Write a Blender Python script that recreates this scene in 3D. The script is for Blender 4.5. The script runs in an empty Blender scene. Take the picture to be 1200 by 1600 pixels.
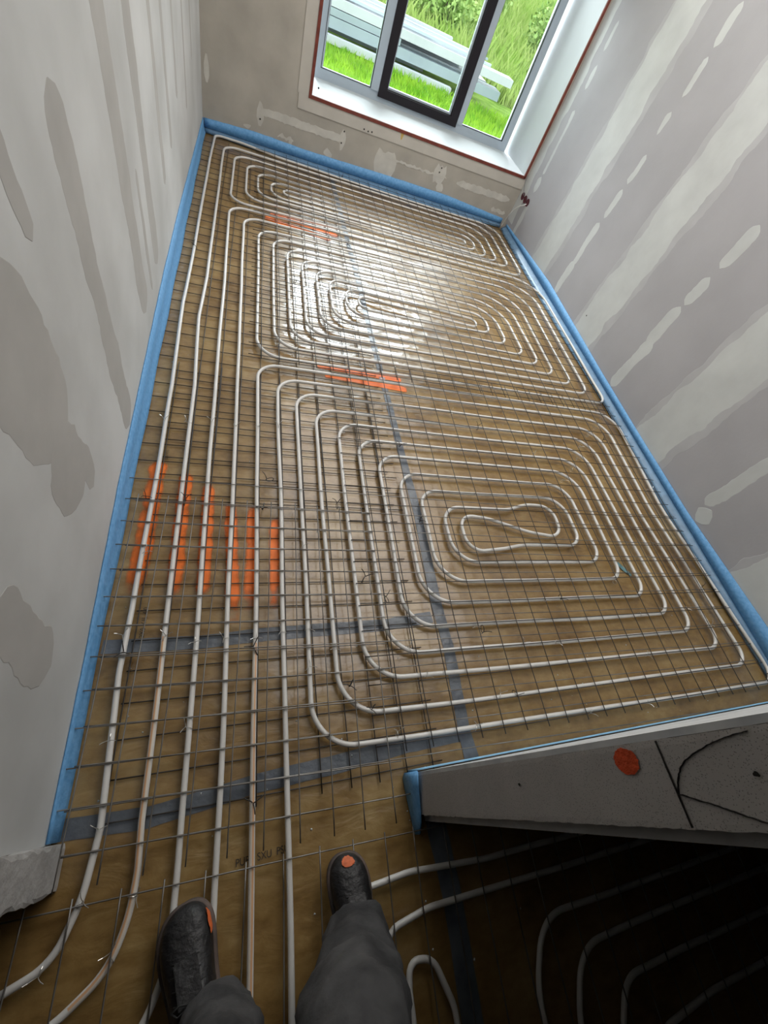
import bpy, bmesh, math, random
import numpy as np
from mathutils import Vector, Matrix

random.seed(7); rng = np.random.default_rng(7)
S = bpy.context.scene; COL = S.collection; D = bpy.data

# ------------------------------------------------------------------ camera
CAM_Z = 1.6158
Rm = [[0.93536447, -0.15983954, 0.31550695], [0.04083195, -0.83728958, -0.54523289], [0.35132045, 0.52287425, -0.77664436]]
FPX, CX, CY = 660.494, 619.353, 794.096
cd = D.cameras.new('camera'); cam = D.objects.new('camera', cd); COL.objects.link(cam)
r0, r1, r2 = (Vector(r) for r in Rm)
M = Matrix.Identity(4)
for i in range(3):
    M[i][0] = r0[i]; M[i][1] = -r1[i]; M[i][2] = -r2[i]
M.translation = (0, 0, CAM_Z)
cam.matrix_world = M
cd.sensor_fit = 'VERTICAL'; cd.sensor_height = 36.0; cd.lens = FPX / 1600 * 36.0
cd.shift_x = -(CX - 600) / 1600; cd.shift_y = (CY - 800) / 1600
cd.clip_start = 0.02; cd.clip_end = 200
S.camera = cam

# ------------------------------------------------------------------ world, lights, exposure
w = D.worlds.new('sky'); S.world = w; w.use_nodes = True
wn = w.node_tree.nodes; wn.clear()
wo = wn.new('ShaderNodeOutputWorld'); wb = wn.new('ShaderNodeBackground')
wb.inputs[0].default_value = (0.86, 0.93, 1.0, 1); wb.inputs[1].default_value = 1.55
w.node_tree.links.new(wb.outputs[0], wo.inputs[0])

def area(name, loc, target, sx, sy, power, col):
    l = D.lights.new(name, 'AREA'); l.shape = 'RECTANGLE'; l.size = sx; l.size_y = sy
    l.energy = power; l.color = col
    o = D.objects.new(name, l); COL.objects.link(o); o.location = loc
    o.rotation_euler = (Vector(target) - Vector(loc)).to_track_quat('-Z', 'Y').to_euler()
    return o
# added lamp outside, standing in for bright overcast sky above the window head
area('sky_light', (1.5, 7.4, 3.6), (1.3, 3.6, 0.6), 3.4, 2.4, 560, (0.90, 0.94, 1.0))
# wide soft fill lamp added under the ceiling to brighten the near half
area('ceiling_fill', (1.45, 2.75, 2.59), (1.45, 2.75, 0), 2.1, 3.7, 34, (1.0, 0.965, 0.93))

S.view_settings.view_transform = 'Standard'; S.view_settings.look = 'None'
S.view_settings.gamma = 1.0; S.view_settings.use_curve_mapping = False
S.view_settings.exposure = 1.25
S.cycles.use_denoising = True
S.cycles.max_bounces = 10; S.cycles.diffuse_bounces = 6; S.cycles.transparent_max_bounces = 16
S.cycles.sample_clamp_indirect = 6.0

# ------------------------------------------------------------------ helpers
def mat(name, build=None, col=(0.5, 0.5, 0.5), rough=0.6, metal=0.0, spec=0.5, var=0.0, vscale=8.0, bump=0.0, bscale=40.0, cols=None, coat=0.0):
    m = D.materials.new(name); m.use_nodes = True
    nt = m.node_tree; b = nt.nodes['Principled BSDF']
    b.inputs['Roughness'].default_value = rough; b.inputs['Metallic'].default_value = metal
    b.inputs['Specular IOR Level'].default_value = spec
    b.inputs['Base Color'].default_value = (*col, 1)
    if coat: b.inputs['Coat Weight'].default_value = coat; b.inputs['Coat Roughness'].default_value = 0.15
    L = nt.links.new
    tc = nt.nodes.new('ShaderNodeTexCoord')
    if var or cols:
        n = nt.nodes.new('ShaderNodeTexNoise'); n.inputs['Scale'].default_value = vscale
        n.inputs['Detail'].default_value = 6; L(tc.outputs['Object'], n.inputs['Vector'])
        r = nt.nodes.new('ShaderNodeValToRGB'); L(n.outputs['Fac'], r.inputs[0])
        r.color_ramp.elements[0].position = 0.3; r.color_ramp.elements[1].position = 0.7
        if cols is None:
            cols = [tuple(max(0, c * (1 - var)) for c in col), tuple(min(1, c * (1 + var)) for c in col)]
        r.color_ramp.elements[0].color = (*cols[0], 1); r.color_ramp.elements[1].color = (*cols[1], 1)
        L(r.outputs[0], b.inputs['Base Color'])
    if bump:
        n2 = nt.nodes.new('ShaderNodeTexNoise'); n2.inputs['Scale'].default_value = bscale
        n2.inputs['Detail'].default_value = 5; L(tc.outputs['Object'], n2.inputs['Vector'])
        bp = nt.nodes.new('ShaderNodeBump'); bp.inputs['Strength'].default_value = bump
        bp.inputs['Distance'].default_value = 0.01
        L(n2.outputs['Fac'], bp.inputs['Height']); L(bp.outputs[0], b.inputs['Normal'])
    if build: build(nt, b, tc, L)
    return m

def link(name, me, m=None, parent=None, smooth=False):
    o = D.objects.new(name, me); COL.objects.link(o)
    if m is not None and not me.materials:
        for mm in (m if isinstance(m, (list, tuple)) else [m]): me.materials.append(mm)
    if parent is not None: o.parent = parent
    if smooth:
        for p in me.polygons: p.use_smooth = True
    return o

def mesh(name, verts, faces, m=None, parent=None, smooth=False):
    me = D.meshes.new(name); me.from_pydata([tuple(v) for v in verts], [], [tuple(f) for f in faces]); me.update()
    return link(name, me, m, parent, smooth)

def fastmesh(name, V, F, m=None, parent=None, smooth=True):
    V = np.asarray(V, np.float32); F = np.asarray(F, np.int32); k = F.shape[1]
    me = D.meshes.new(name); me.vertices.add(len(V)); me.vertices.foreach_set('co', V.ravel())
    me.loops.add(F.size); me.loops.foreach_set('vertex_index', F.ravel())
    me.polygons.add(len(F)); me.polygons.foreach_set('loop_start', np.arange(len(F), dtype=np.int32) * k)
    me.polygons.foreach_set('loop_total', np.full(len(F), k, np.int32))
    me.polygons.foreach_set('use_smooth', np.full(len(F), smooth, bool))
    me.update(calc_edges=True); me.validate()
    return link(name, me, m, parent)

def boxes(name, bs, m=None, parent=None, bevel=0.0):
    """one mesh from boxes (x0,x1,y0,y1,z0,z1)"""
    bm = bmesh.new()
    for x0, x1, y0, y1, z0, z1 in bs:
        v = [bm.verts.new(p) for p in ((x0, y0, z0), (x1, y0, z0), (x1, y1, z0), (x0, y1, z0), (x0, y0, z1), (x1, y0, z1), (x1, y1, z1), (x0, y1, z1))]
        for f in ((0, 3, 2, 1), (4, 5, 6, 7), (0, 1, 5, 4), (1, 2, 6, 5), (2, 3, 7, 6), (3, 0, 4, 7)): bm.faces.new([v[i] for i in f])
    if bevel: bmesh.ops.bevel(bm, geom=list(bm.edges), offset=bevel, segments=2, affect='EDGES')
    me = D.meshes.new(name); bm.to_mesh(me); bm.free()
    return link(name, me, m, parent)

def empty(name, loc=(0, 0, 0), rz=0):
    o = D.objects.new(name, None); COL.objects.link(o); o.location = loc; o.rotation_euler = (0, 0, rz); o.empty_display_size = 0.1
    return o

def tag(o, label=None, cat=None, group=None, kind=None):
    if label: o['label'] = label
    if cat: o['category'] = cat
    if group: o['group'] = group
    if kind: o['kind'] = kind
    return o

def copy_tree(o, parent=None):
    c = o.copy(); COL.objects.link(c)
    if parent is not None: c.parent = parent
    for ch in [q for q in list(D.objects) if q.parent == o]: copy_tree(ch, c)
    return c

def tube(pts, r, n=8, closed_ends=True, radii=None):
    P = np.asarray(pts, float); N = len(P)
    T = np.gradient(P, axis=0); T /= np.linalg.norm(T, axis=1)[:, None] + 1e-12
    up = np.array([0, 0, 1.0]); V = []
    prev = None
    for i in range(N):
        t = T[i]
        a = np.cross(t, up) if prev is None or abs(t[2]) < 0.9 else prev - t * np.dot(prev, t)
        if np.linalg.norm(a) < 1e-4: a = np.cross(t, [1, 0, 0])
        a /= np.linalg.norm(a); b = np.cross(a, t); prev = a
        rr = r if radii is None else radii[i]
        for k in range(n):
            th = 2 * math.pi * (k + 0.5) / n
            V.append(P[i] + rr * (math.cos(th) * a + math.sin(th) * b))
    F = [(i * n + k, i * n + (k + 1) % n, (i + 1) * n + (k + 1) % n, (i + 1) * n + k) for i in range(N - 1) for k in range(n)]
    V = [tuple(v) for v in V]
    if closed_ends: F += [tuple(range(n - 1, -1, -1)), tuple((N - 1) * n + k for k in range(n))]
    return V, F

# smooth value noise on numpy arrays
_tab = rng.random((256, 256))
def vnoise(x, y):
    xi = np.floor(x).astype(int); yi = np.floor(y).astype(int); fx = x - xi; fy = y - yi
    fx = fx * fx * (3 - 2 * fx); fy = fy * fy * (3 - 2 * fy)
    g = lambda a, b: _tab[a & 255, b & 255]
    return (g(xi, yi) * (1 - fx) + g(xi + 1, yi) * fx) * (1 - fy) + (g(xi, yi + 1) * (1 - fx) + g(xi + 1, yi + 1) * fx) * fy
def ridge(x, y): return 1 - np.abs(2 * vnoise(x, y) - 1)

def floor_h(x, y):
    x = np.asarray(x, float); y = np.asarray(y, float)
    mid = np.exp(-((y - 2.7) / 1.3) ** 2) * np.exp(-((x - 1.0) / 0.8) ** 2)
    wr = (ridge(x * 3.1 + 5, y * 9 + 2) ** 4) * 0.6 + (ridge(x * 11 + y * 3, y * 13 + 9 - x * 4) ** 3) * 0.5
    base = (vnoise(x * 2.3 + 3, y * 2.9) - 0.5) * 0.5 + (vnoise(x * 8, y * 14 + 4) - 0.5) * 0.35
    pil = lambda y0, p: np.abs(np.sin(np.pi * (y - y0) / p)) ** 0.7 - 0.6
    left = 1 / (1 + np.exp((x - 0.62) / 0.05)); farw = 1 / (1 + np.exp(-(y - 1.9) / 0.05))
    pl = (1 - farw) * (left * pil(.01, .0995) * 1.5 + (1 - left) * pil(.08, .1003) * 0.5) + farw * (left * 1.2 + (1 - left) * 0.7 + mid * 1.6) * pil(1.077, .0975)
    amp = 0.5 + vnoise(x * 4 + 9, y * 3 + 1)
    return -0.0045 + 0.0016 * base + (0.0008 + 0.0034 * mid) * (wr - 0.3) + 0.0010 * pl * amp

# ------------------------------------------------------------------ dimensions
XL, XR, YF, ZC = -0.42, 2.70, 5.0, 2.60
WX0, WX1, WZ0, WZ1, YFR = 0.452, 2.66, 0.50, 2.15, 5.60   # window opening

# ------------------------------------------------------------------ materials
def foil_nodes(nt, b, tc, L):
    N = nt.nodes.new
    mp = N('ShaderNodeMapping'); mp.inputs['Scale'].default_value = (1.0, 2.2, 1); L(tc.outputs['Object'], mp.inputs[0])
    n1 = N('ShaderNodeTexNoise'); n1.inputs['Scale'].default_value = 3.2; n1.inputs['Detail'].default_value = 9; n1.inputs['Roughness'].default_value = 0.68
    L(tc.outputs['Object'], n1.inputs['Vector'])
    n2 = N('ShaderNodeTexNoise'); n2.inputs['Scale'].default_value = 22; n2.inputs['Detail'].default_value = 5; L(mp.outputs[0], n2.inputs['Vector'])
    add = N('ShaderNodeMath'); add.operation = 'MULTIPLY_ADD'; add.inputs[1].default_value = 0.32; L(n2.outputs['Fac'], add.inputs[0]); L(n1.outputs['Fac'], add.inputs[2])
    r = N('ShaderNodeValToRGB'); L(add.outputs[0], r.inputs[0]); e = r.color_ramp.elements
    e[0].position = 0.48; e[0].color = (0.150, 0.082, 0.024, 1); e[1].position = 0.88; e[1].color = (0.36, 0.250, 0.105, 1)
    m_ = e.new(0.66); m_.color = (0.250, 0.152, 0.050, 1)
    L(r.outputs[0], b.inputs['Base Color'])
    n3 = N('ShaderNodeTexNoise'); n3.inputs['Scale'].default_value = 7; n3.inputs['Detail'].default_value = 6; n3.inputs['Distortion'].default_value = 1.2
    L(mp.outputs[0], n3.inputs['Vector'])
    bp = N('ShaderNodeBump'); bp.inputs['Strength'].default_value = 0.30; bp.inputs['Distance'].default_value = 0.010
    L(n3.outputs['Fac'], bp.inputs['Height']); L(bp.outputs[0], b.inputs['Normal'])
    b.inputs['Roughness'].default_value = 0.33
M_foil = mat('floor_foil', foil_nodes, rough=0.33, spec=0.8, coat=0.42)
M_foil.node_tree.nodes['Principled BSDF'].inputs['Coat Roughness'].default_value = 0.09
M_board = mat('gypsum_board_grey', col=(0.37, 0.365, 0.38), rough=0.85, var=0.05, vscale=3, bump=0.05, bscale=60)
M_skim = mat('skim_coat', col=(0.55, 0.56, 0.555), rough=0.75, cols=[(0.46, 0.465, 0.46), (0.62, 0.63, 0.63)], vscale=2.2, bump=0.08, bscale=12)
M_bare = mat('bare_board_strip', col=(0.425, 0.415, 0.40), rough=0.85, var=0.07, vscale=6)
M_filler = mat('joint_filler', col=(0.57, 0.585, 0.57), rough=0.8, cols=[(0.47, 0.485, 0.48), (0.55, 0.57, 0.56)], vscale=5, bump=0.06, bscale=30)
M_filler2 = mat('joint_filler_thin', col=(0.42, 0.42, 0.43), rough=0.82, var=0.06, vscale=7)
M_wwall = mat('window_wall_board', col=(0.42, 0.39, 0.34), rough=0.85, var=0.12, vscale=4, bump=0.08, bscale=30)
M_wpanel = mat('window_surround_board', col=(0.52, 0.49, 0.44), rough=0.8, var=0.06, vscale=5)
M_wfill = mat('window_wall_filler', col=(0.56, 0.54, 0.49), rough=0.8, var=0.12, vscale=9)
M_blue = mat('blue_foam', col=(0.09, 0.30, 0.62), rough=0.6, cols=[(0.10, 0.30, 0.58), (0.17, 0.40, 0.70)], vscale=60, bump=0.2, bscale=160)
M_blue2 = mat('blue_foam_apron', col=(0.12, 0.22, 0.34), rough=0.35, var=0.2, vscale=20, bump=0.2, bscale=30)
M_pipe = mat('pipe_white', col=(0.64, 0.625, 0.60), rough=0.32, var=0.06, vscale=14, spec=0.5)
M_stripe = mat('pipe_orange_stripe', col=(0.62, 0.36, 0.20), rough=0.4)
M_beige = mat('pipe_beige', col=(0.64, 0.57, 0.49), rough=0.35)
M_wire = mat('steel_wire', col=(0.05, 0.045, 0.04), rough=0.45, metal=0.4, cols=[(0.035, 0.026, 0.02), (0.075, 0.07, 0.065)], vscale=9)
M_wire2 = mat('steel_wire_light', col=(0.34, 0.33, 0.31), rough=0.42, metal=0.6, cols=[(0.10, 0.085, 0.07), (0.27, 0.26, 0.245)], vscale=9)
M_tie = mat('tie_black', col=(0.025, 0.022, 0.02), rough=0.5)
M_ties = mat('tie_silver', col=(0.62, 0.61, 0.58), rough=0.3, metal=0.8)
M_tape = mat('grey_duct_tape', col=(0.115, 0.13, 0.155), rough=0.30, cols=[(0.085, 0.098, 0.12), (0.16, 0.18, 0.205)], vscale=14, bump=0.5, bscale=22)
M_bead = mat('red_brown_bead', col=(0.17, 0.035, 0.022), rough=0.5, var=0.3, vscale=20)
M_white = mat('white_lining', col=(0.56, 0.60, 0.615), rough=0.55, var=0.03, vscale=3)
M_frame = mat('window_frame_grey', col=(0.40, 0.46, 0.52), rough=0.35, spec=0.5)
M_sash = mat('window_sash_dark', col=(0.012, 0.009, 0.013), rough=0.45, spec=.3)
M_gasket = mat('black_gasket', col=(0.012, 0.012, 0.012), rough=0.6)
def aac_nodes(nt, b, tc, L):
    v = nt.nodes.new('ShaderNodeTexVoronoi'); v.inputs['Scale'].default_value = 320; L(tc.outputs['Object'], v.inputs['Vector'])
    n = nt.nodes.new('ShaderNodeTexNoise'); n.inputs['Scale'].default_value = 9; n.inputs['Detail'].default_value = 4; L(tc.outputs['Object'], n.inputs['Vector'])
    r = nt.nodes.new('ShaderNodeValToRGB'); L(v.outputs['Distance'], r.inputs[0]); e = r.color_ramp.elements
    e[0].position = 0.10; e[0].color = (0.24, 0.225, 0.21, 1); e[1].position = 0.34; e[1].color = (0.52, 0.49, 0.465, 1)
    mx = nt.nodes.new('ShaderNodeMixRGB'); mx.blend_type = 'MULTIPLY'; mx.inputs[0].default_value = 0.25; L(r.outputs[0], mx.inputs[1]); L(n.outputs['Fac'], mx.inputs[2]); L(mx.outputs[0], b.inputs['Base Color'])
    bp = nt.nodes.new('ShaderNodeBump'); bp.inputs['Strength'].default_value = 0.5; bp.inputs['Distance'].default_value = 0.002; L(r.outputs[0], bp.inputs['Height']); L(bp.outputs[0], b.inputs['Normal'])
M_aac = mat('aerated_block', aac_nodes, col=(0.25, 0.235, 0.22), rough=0.95)
M_crack = mat('dark_joint', col=(0.015, 0.013, 0.012), rough=0.9)
M_redspot = mat('orange_red_paint', col=(0.70, 0.085, 0.02), rough=0.8, var=0.12, vscale=60, bump=0.5, bscale=170)
M_plaster = mat('white_plaster', col=(0.68, 0.69, 0.69), rough=0.8, cols=[(0.5, 0.52, 0.54), (0.76, 0.77, 0.77)], vscale=12)
M_stub = mat('partition_plaster_grey', col=(0.40, 0.39, 0.38), rough=0.9, cols=[(0.33, 0.32, 0.31), (0.47, 0.46, 0.45)], vscale=9, bump=0.4, bscale=40)
M_dark = mat('corridor_shade_dark', col=(0.10, 0.095, 0.09), rough=0.95, var=0.1, vscale=5)  # corridor shade put into the colour: darkened surfaces bounce little light
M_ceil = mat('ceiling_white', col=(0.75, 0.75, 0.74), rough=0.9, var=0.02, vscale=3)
M_box = mat('dark_red_box', col=(0.07, 0.004, 0.015), rough=0.45)
M_boxin = mat('box_inside', col=(0.02, 0.004, 0.008), rough=0.7)
M_cable = mat('white_cable', col=(0.75, 0.75, 0.72), rough=0.5)
M_print = mat('black_print', col=(0.02, 0.018, 0.018), rough=0.6)

def spray_nodes(nt, b, tc, L):
    at = nt.nodes.new('ShaderNodeAttribute'); at.attribute_name = 'cover'
    n = nt.nodes.new('ShaderNodeTexNoise'); n.inputs['Scale'].default_value = 14; n.inputs['Detail'].default_value = 6; L(tc.outputs['Object'], n.inputs[0])
    n4 = nt.nodes.new('ShaderNodeTexNoise'); n4.inputs['Scale'].default_value = 700; n4.inputs['Detail'].default_value = 1; L(tc.outputs['Object'], n4.inputs[0])
    s = nt.nodes.new('ShaderNodeMath'); s.operation = 'MULTIPLY_ADD'; s.inputs[1].default_value = 1.3; s.inputs[2].default_value = -0.28; L(n.outputs['Fac'], s.inputs[0])
    s1 = nt.nodes.new('ShaderNodeMath'); s1.operation = 'ADD'; L(at.outputs['Fac'], s1.inputs[0]); L(s.outputs[0], s1.inputs[1])
    s2 = nt.nodes.new('ShaderNodeMath'); s2.operation = 'MULTIPLY_ADD'; s2.inputs[1].default_value = 0.5; L(n4.outputs['Fac'], s2.inputs[0]); L(s1.outputs[0], s2.inputs[2])
    mr = nt.nodes.new('ShaderNodeMapRange'); mr.inputs[1].default_value = 0.95; mr.inputs[2].default_value = 1.45; L(s2.outputs[0], mr.inputs[0])
    mu = nt.nodes.new('ShaderNodeMath'); mu.operation = 'MULTIPLY'; L(mr.outputs[0], mu.inputs[0])
    mr2 = nt.nodes.new('ShaderNodeMapRange'); mr2.inputs[1].default_value = 0.0; mr2.inputs[2].default_value = 0.35; L(at.outputs['Fac'], mr2.inputs[0]); L(mr2.outputs[0], mu.inputs[1])
    L(mu.outputs[0], b.inputs['Alpha'])
M_spray = mat('orange_spray_paint', spray_nodes, col=(0.95, 0.20, 0.018), rough=0.5)

# ------------------------------------------------------------------ large structure
xs = np.arange(-1.5, 2.96, 0.0125); ys = np.arange(-2.1, 5.06, 0.0125)
GX, GY = np.meshgrid(xs, ys, indexing='ij'); GZ = floor_h(GX, GY)
nx, ny = GX.shape
idx = np.arange(nx * ny).reshape(nx, ny)
F = np.stack([idx[:-1, :-1], idx[1:, :-1], idx[1:, 1:], idx[:-1, 1:]], -1).reshape(-1, 4)
floor = fastmesh('floor', np.stack([GX, GY, GZ], -1).reshape(-1, 3), F, M_foil)
tag(floor, 'brown foil faced insulation floor, wrinkled and glossy', kind='structure')

wall_left = tag(boxes('wall_left', [(XL - 0.25, XL, -0.015, YF, -0.1, ZC)], M_skim), 'white skimmed plasterboard wall with grey bare strips', kind='structure')
wall_right = tag(boxes('wall_right', [(XR, XR + 0.25, -0.015, YF + 0.9, -0.1, ZC)], M_board), 'grey plasterboard wall with white filler bands', kind='structure')
wall_far = tag(boxes('wall_far', [(XL - 0.25, XR, YF, YF + 0.72, -0.1, WZ0 - 0.012), (XL - 0.25, WX0 - 0.012, YF, YF + 0.72, WZ0 - 0.012, WZ1 + 0.012),
                                  (WX1 + 0.012, XR, YF, YF + 0.72, WZ0 - 0.012, WZ1 + 0.012), (XL - 0.25, XR, YF, YF + 0.72, WZ1 + 0.012, ZC)], M_wwall),
               'raw grey-beige window wall with filler smears', kind='structure')
tag(boxes('ceiling', [(-0.7, XR + 0.25, -0.07, YF + 0.72, ZC, ZC + 0.2)], M_ceil), kind='structure')
tag(boxes('ceiling_corridor', [(-1.7, XR + 0.25, -2.3, -0.07, ZC, ZC + 0.2)], M_dark), kind='structure')  # split from the room ceiling and darkened to cut bounce light
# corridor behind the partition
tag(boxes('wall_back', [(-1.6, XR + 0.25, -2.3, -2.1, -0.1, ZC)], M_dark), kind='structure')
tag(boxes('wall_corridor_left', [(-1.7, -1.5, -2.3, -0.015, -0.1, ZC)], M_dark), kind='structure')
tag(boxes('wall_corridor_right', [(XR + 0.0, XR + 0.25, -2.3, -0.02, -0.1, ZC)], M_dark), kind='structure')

# left partition stub (doorway reveal) with ragged plaster edges
def ragged_column(name, x0, x1, y0, y1, z1, m, amp=0.004, step=0.03, side=1, zlow=-0.1):
    """vertical slab whose end face (at x1 if side>0 else x0) has ragged vertical arrises"""
    zs = np.arange(zlow, z1 + step, step); V = []; Fc = []
    xe, xo = (x1, x0) if side > 0 else (x0, x1)
    for z in zs:
        a = (random.random() - .5) * amp * 2; b_ = (random.random() - .5) * amp * 2
        V += [(xe - side * abs(a) * .8, y0 + a, z), (xe, y0 + 0.008 + a, z), (xe, y1 - 0.008 + b_, z), (xe - side * abs(b_) * .8, y1 + b_ * .4, z), (xo, y1, z), (xo, y0, z)]
    n = 6
    for i in range(len(zs) - 1):
        for k in range(n): Fc.append((i * n + k, i * n + (k + 1) % n, (i + 1) * n + (k + 1) % n, (i + 1) * n + k))
    Fc += [tuple(range(n - 1, -1, -1)), tuple((len(zs) - 1) * n + k for k in range(n))]
    o = mesh(name, V, Fc, m)
    bm = bmesh.new(); bm.from_mesh(o.data); bmesh.ops.recalc_face_normals(bm, faces=bm.faces); bm.to_mesh(o.data); bm.free()
    return o
wpl = ragged_column('wall_partition_left', -1.5, -0.385, -0.112, -0.0155, ZC, M_stub, amp=0.005, side=1, zlow=0.0)
tag(wpl, 'grey plastered end of the left partition at the doorway', kind='structure')

# right partition: stacked aerated concrete blocks, each a part of the wall
wpr = empty('wall_partition_right', (0.59, -0.07, 0)); tag(wpr, 'aerated concrete block partition with raw end face', kind='structure')
zc = [0.0, 0.20, 0.45, 0.0]
courses = [(0.0, 1.0655), (1.0675, 1.565), (1.567, 2.065), (2.067, ZC)]
for i, (a, b_) in enumerate(courses):
    x = 0.59; k = 0
    while x < XR - 0.01:
        wd = 0.6 if (k or i % 2 == 0) else 0.35
        x2 = min(x + wd, XR)
        if k == 0:
            o = ragged_column('block', 0.0, x2 - x - 0.003, 0.0, 0.107, b_, M_aac, amp=0.0014, step=0.012, side=-1, zlow=a)
        else:
            o = boxes('block', [(0, x2 - x - 0.003, 0, 0.107, a, b_)], M_aac)
        o.parent = wpr; o.location = (x - 0.59, -0.058, 0)
        if k == 0 and i == 0: o['label'] = 'lowest block'
        x = x2; k += 1
o = boxes('plaster_face', [(0.001, XR - 0.59, 0.0492, 0.0592, 0.0, ZC)], M_plaster, wpr); o['label'] = 'white plaster skin on the room side'
o = boxes('plaster_face', [(0.03, XR - 0.59, -0.080, -0.0585, 0.0, ZC)], M_stub, wpr); o['label'] = 'grey plaster skin on the corridor side'
# cracks and saw cut, raised hairlines of dark joint on the end face (x = 0.59)
def groove(pts, wd, parent, name='crack'):
    V = []; Fc = []
    P = [Vector((-0.0030, p[0] + 0.07, p[1])) for p in pts]
    for i, p in enumerate(P):
        d = (P[min(i + 1, len(P) - 1)] - P[max(i - 1, 0)]).normalized(); s = Vector((0, -d.z, d.y)) * wd * (0.6 + 0.8 * random.random()) / 2
        V += [p + s, p - s, p - s + Vector((0.006, 0, 0)), p + s + Vector((0.006, 0, 0))]
    for i in range(len(P) - 1):
        for k in range(4): Fc.append((i * 4 + k, i * 4 + (k + 1) % 4, i * 4 + 4 + (k + 1) % 4, i * 4 + 4 + k))
    return mesh(name, V, Fc, M_crack, parent)
def jag(a, b, n, amp):
    return [(a[0] + (b[0] - a[0]) * t / n + (random.random() - .5) * amp, a[1] + (b[1] - a[1]) * t / n + (random.random() - .5) * amp) for t in range(n + 1)]
def curve2(ctrl, n, amp):
    out = []
    C = [Vector((*c, 0)) for c in ctrl]
    for i in range(len(C) - 1):
        p0 = C[max(i - 1, 0)]; p1 = C[i]; p2 = C[i + 1]; p3 = C[min(i + 2, len(C) - 1)]
        for t in range(n):
            u = t / n
            q = 0.5 * ((2 * p1) + (p2 - p0) * u + (2 * p0 - 5 * p1 + 4 * p2 - p3) * u * u + (3 * p1 - p0 - 3 * p2 + p3) * u ** 3)
            out.append((q.x + (random.random() - .5) * amp, q.y + (random.random() - .5) * amp))
    out.append(ctrl[-1]); return out
groove(curve2([(-0.088, 1.068), (-0.070, 1.078), (-0.052, 1.098), (-0.038, 1.135), (-0.030, 1.17), (-0.026, 1.205)], 7, 0.0009), 0.0009, wpr)
groove(curve2([(-0.088, 1.068), (-0.094, 1.09), (-0.102, 1.12), (-0.112, 1.152), (-0.122, 1.185)], 7, 0.0009), 0.0009, wpr)
groove(jag((-0.022, 1.0665), (-0.126, 1.0665), 12, 0.0004), 0.0009, wpr, 'joint')
# painted dot, pits
def disc(name, yc, zc_, ry, rz_, m, parent, x=-0.0030, n=40, jit=0.05):
    V = [(x, yc + 0.07, zc_)]; 
    for k in range(n):
        a = 2 * math.pi * k / n; j = 1 + (random.random() - .5) * jit
        V.append((x, yc + 0.07 + ry * j * math.sin(a), zc_ + rz_ * j * math.cos(a)))
    return mesh(name, V, [(0, 1 + k, 1 + (k + 1) % n) for k in range(n)], m, parent)
o = disc('paint_dot', -0.0435, 0.997, 0.0185, 0.0245, M_redspot, wpr, jit=0.10); o['label'] = 'round orange-red spray dot on the end face'
for y_, z_ in ((-0.064, 0.675), (-0.049, 0.05), (-0.082, 0.06), (-0.07, 1.19)): disc('pit', y_, z_, 0.003, 0.004, M_crack, wpr, n=12, jit=0.4)

# ------------------------------------------------------------------ window
def frame_bars(name, x0, x1, z0, z1, t, y0, y1, m, parent, tb=None):
    tb = tb or t
    return boxes(name, [(x0, x0 + t, y0, y1, z0, z1), (x1 - t, x1, y0, y1, z0, z1), (x0 + t, x1 - t, y0, y1, z0, z0 + tb), (x0 + t, x1 - t, y0, y1, z1 - tb, z1)], m, parent)
win = empty('window_1', (1.55, YFR, WZ0)); tag(win, 'three-part grey window with a dark opening sash', kind='structure')
def wloc(o): o.location = (-1.55, -YFR, -WZ0); return o
wloc(frame_bars('window_frame', 0.500, 2.620, 0.500, WZ1, 0.075, YFR, YFR + 0.07, M_frame, win))
wloc(boxes('mullion', [(1.040, 1.118, YFR - 0.012, YFR + 0.07, 0.572, WZ1 - 0.07)], M_frame, win))
wloc(boxes('mullion', [(1.978, 2.042, YFR - 0.012, YFR + 0.07, 0.572, WZ1 - 0.07)], M_frame, win))
sash = wloc(frame_bars('sash', 1.119, 1.978, 0.540, WZ1 - 0.045, 0.080, YFR - 0.022, YFR + 0.05, M_sash, win, tb=0.068)); sash['label'] = 'dark brown opening sash'
for (a, b_, c, d) in ((0.556, 1.040, 0.575, WZ1 - 0.075), (1.194, 1.898, 0.608, WZ1 - 0.113), (2.042, 2.545, 0.575, WZ1 - 0.075)):
    wloc(frame_bars('gasket', a, b_, c, d, 0.005, YFR - 0.002, YFR + 0.028, M_gasket, win))
wloc(frame_bars('inner_frame', 1.199, 1.893, 0.613, WZ1 - 0.118, 0.014, YFR + 0.012, YFR + 0.05, M_frame, win))
gm = D.materials.new('window_glass'); gm.use_nodes = True; nt = gm.node_tree; nt.nodes.clear()
go = nt.nodes.new('ShaderNodeOutputMaterial'); tr = nt.nodes.new('ShaderNodeBsdfTransparent'); gl = nt.nodes.new('ShaderNodeBsdfGlossy'); mx = nt.nodes.new('ShaderNodeMixShader'); fr = nt.nodes.new('ShaderNodeFresnel')
tr.inputs[0].default_value = (0.95, 0.98, 0.965, 1); gl.inputs['Roughness'].default_value = 0.02; fr.inputs[0].default_value = 1.45
nt.links.new(fr.outputs[0], mx.inputs[0]); nt.links.new(tr.outputs[0], mx.inputs[1]); nt.links.new(gl.outputs[0], mx.inputs[2]); nt.links.new(mx.outputs[0], go.inputs[0])
for (a, b_, c, d) in ((0.56, 1.04, 0.575, WZ1 - 0.075), (1.205, 1.888, 0.62, WZ1 - 0.12), (2.042, 2.545, 0.575, WZ1 - 0.075)):
    wloc(boxes('pane', [(a, b_, YFR + 0.03, YFR + 0.036, c, d)], gm, win))
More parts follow.
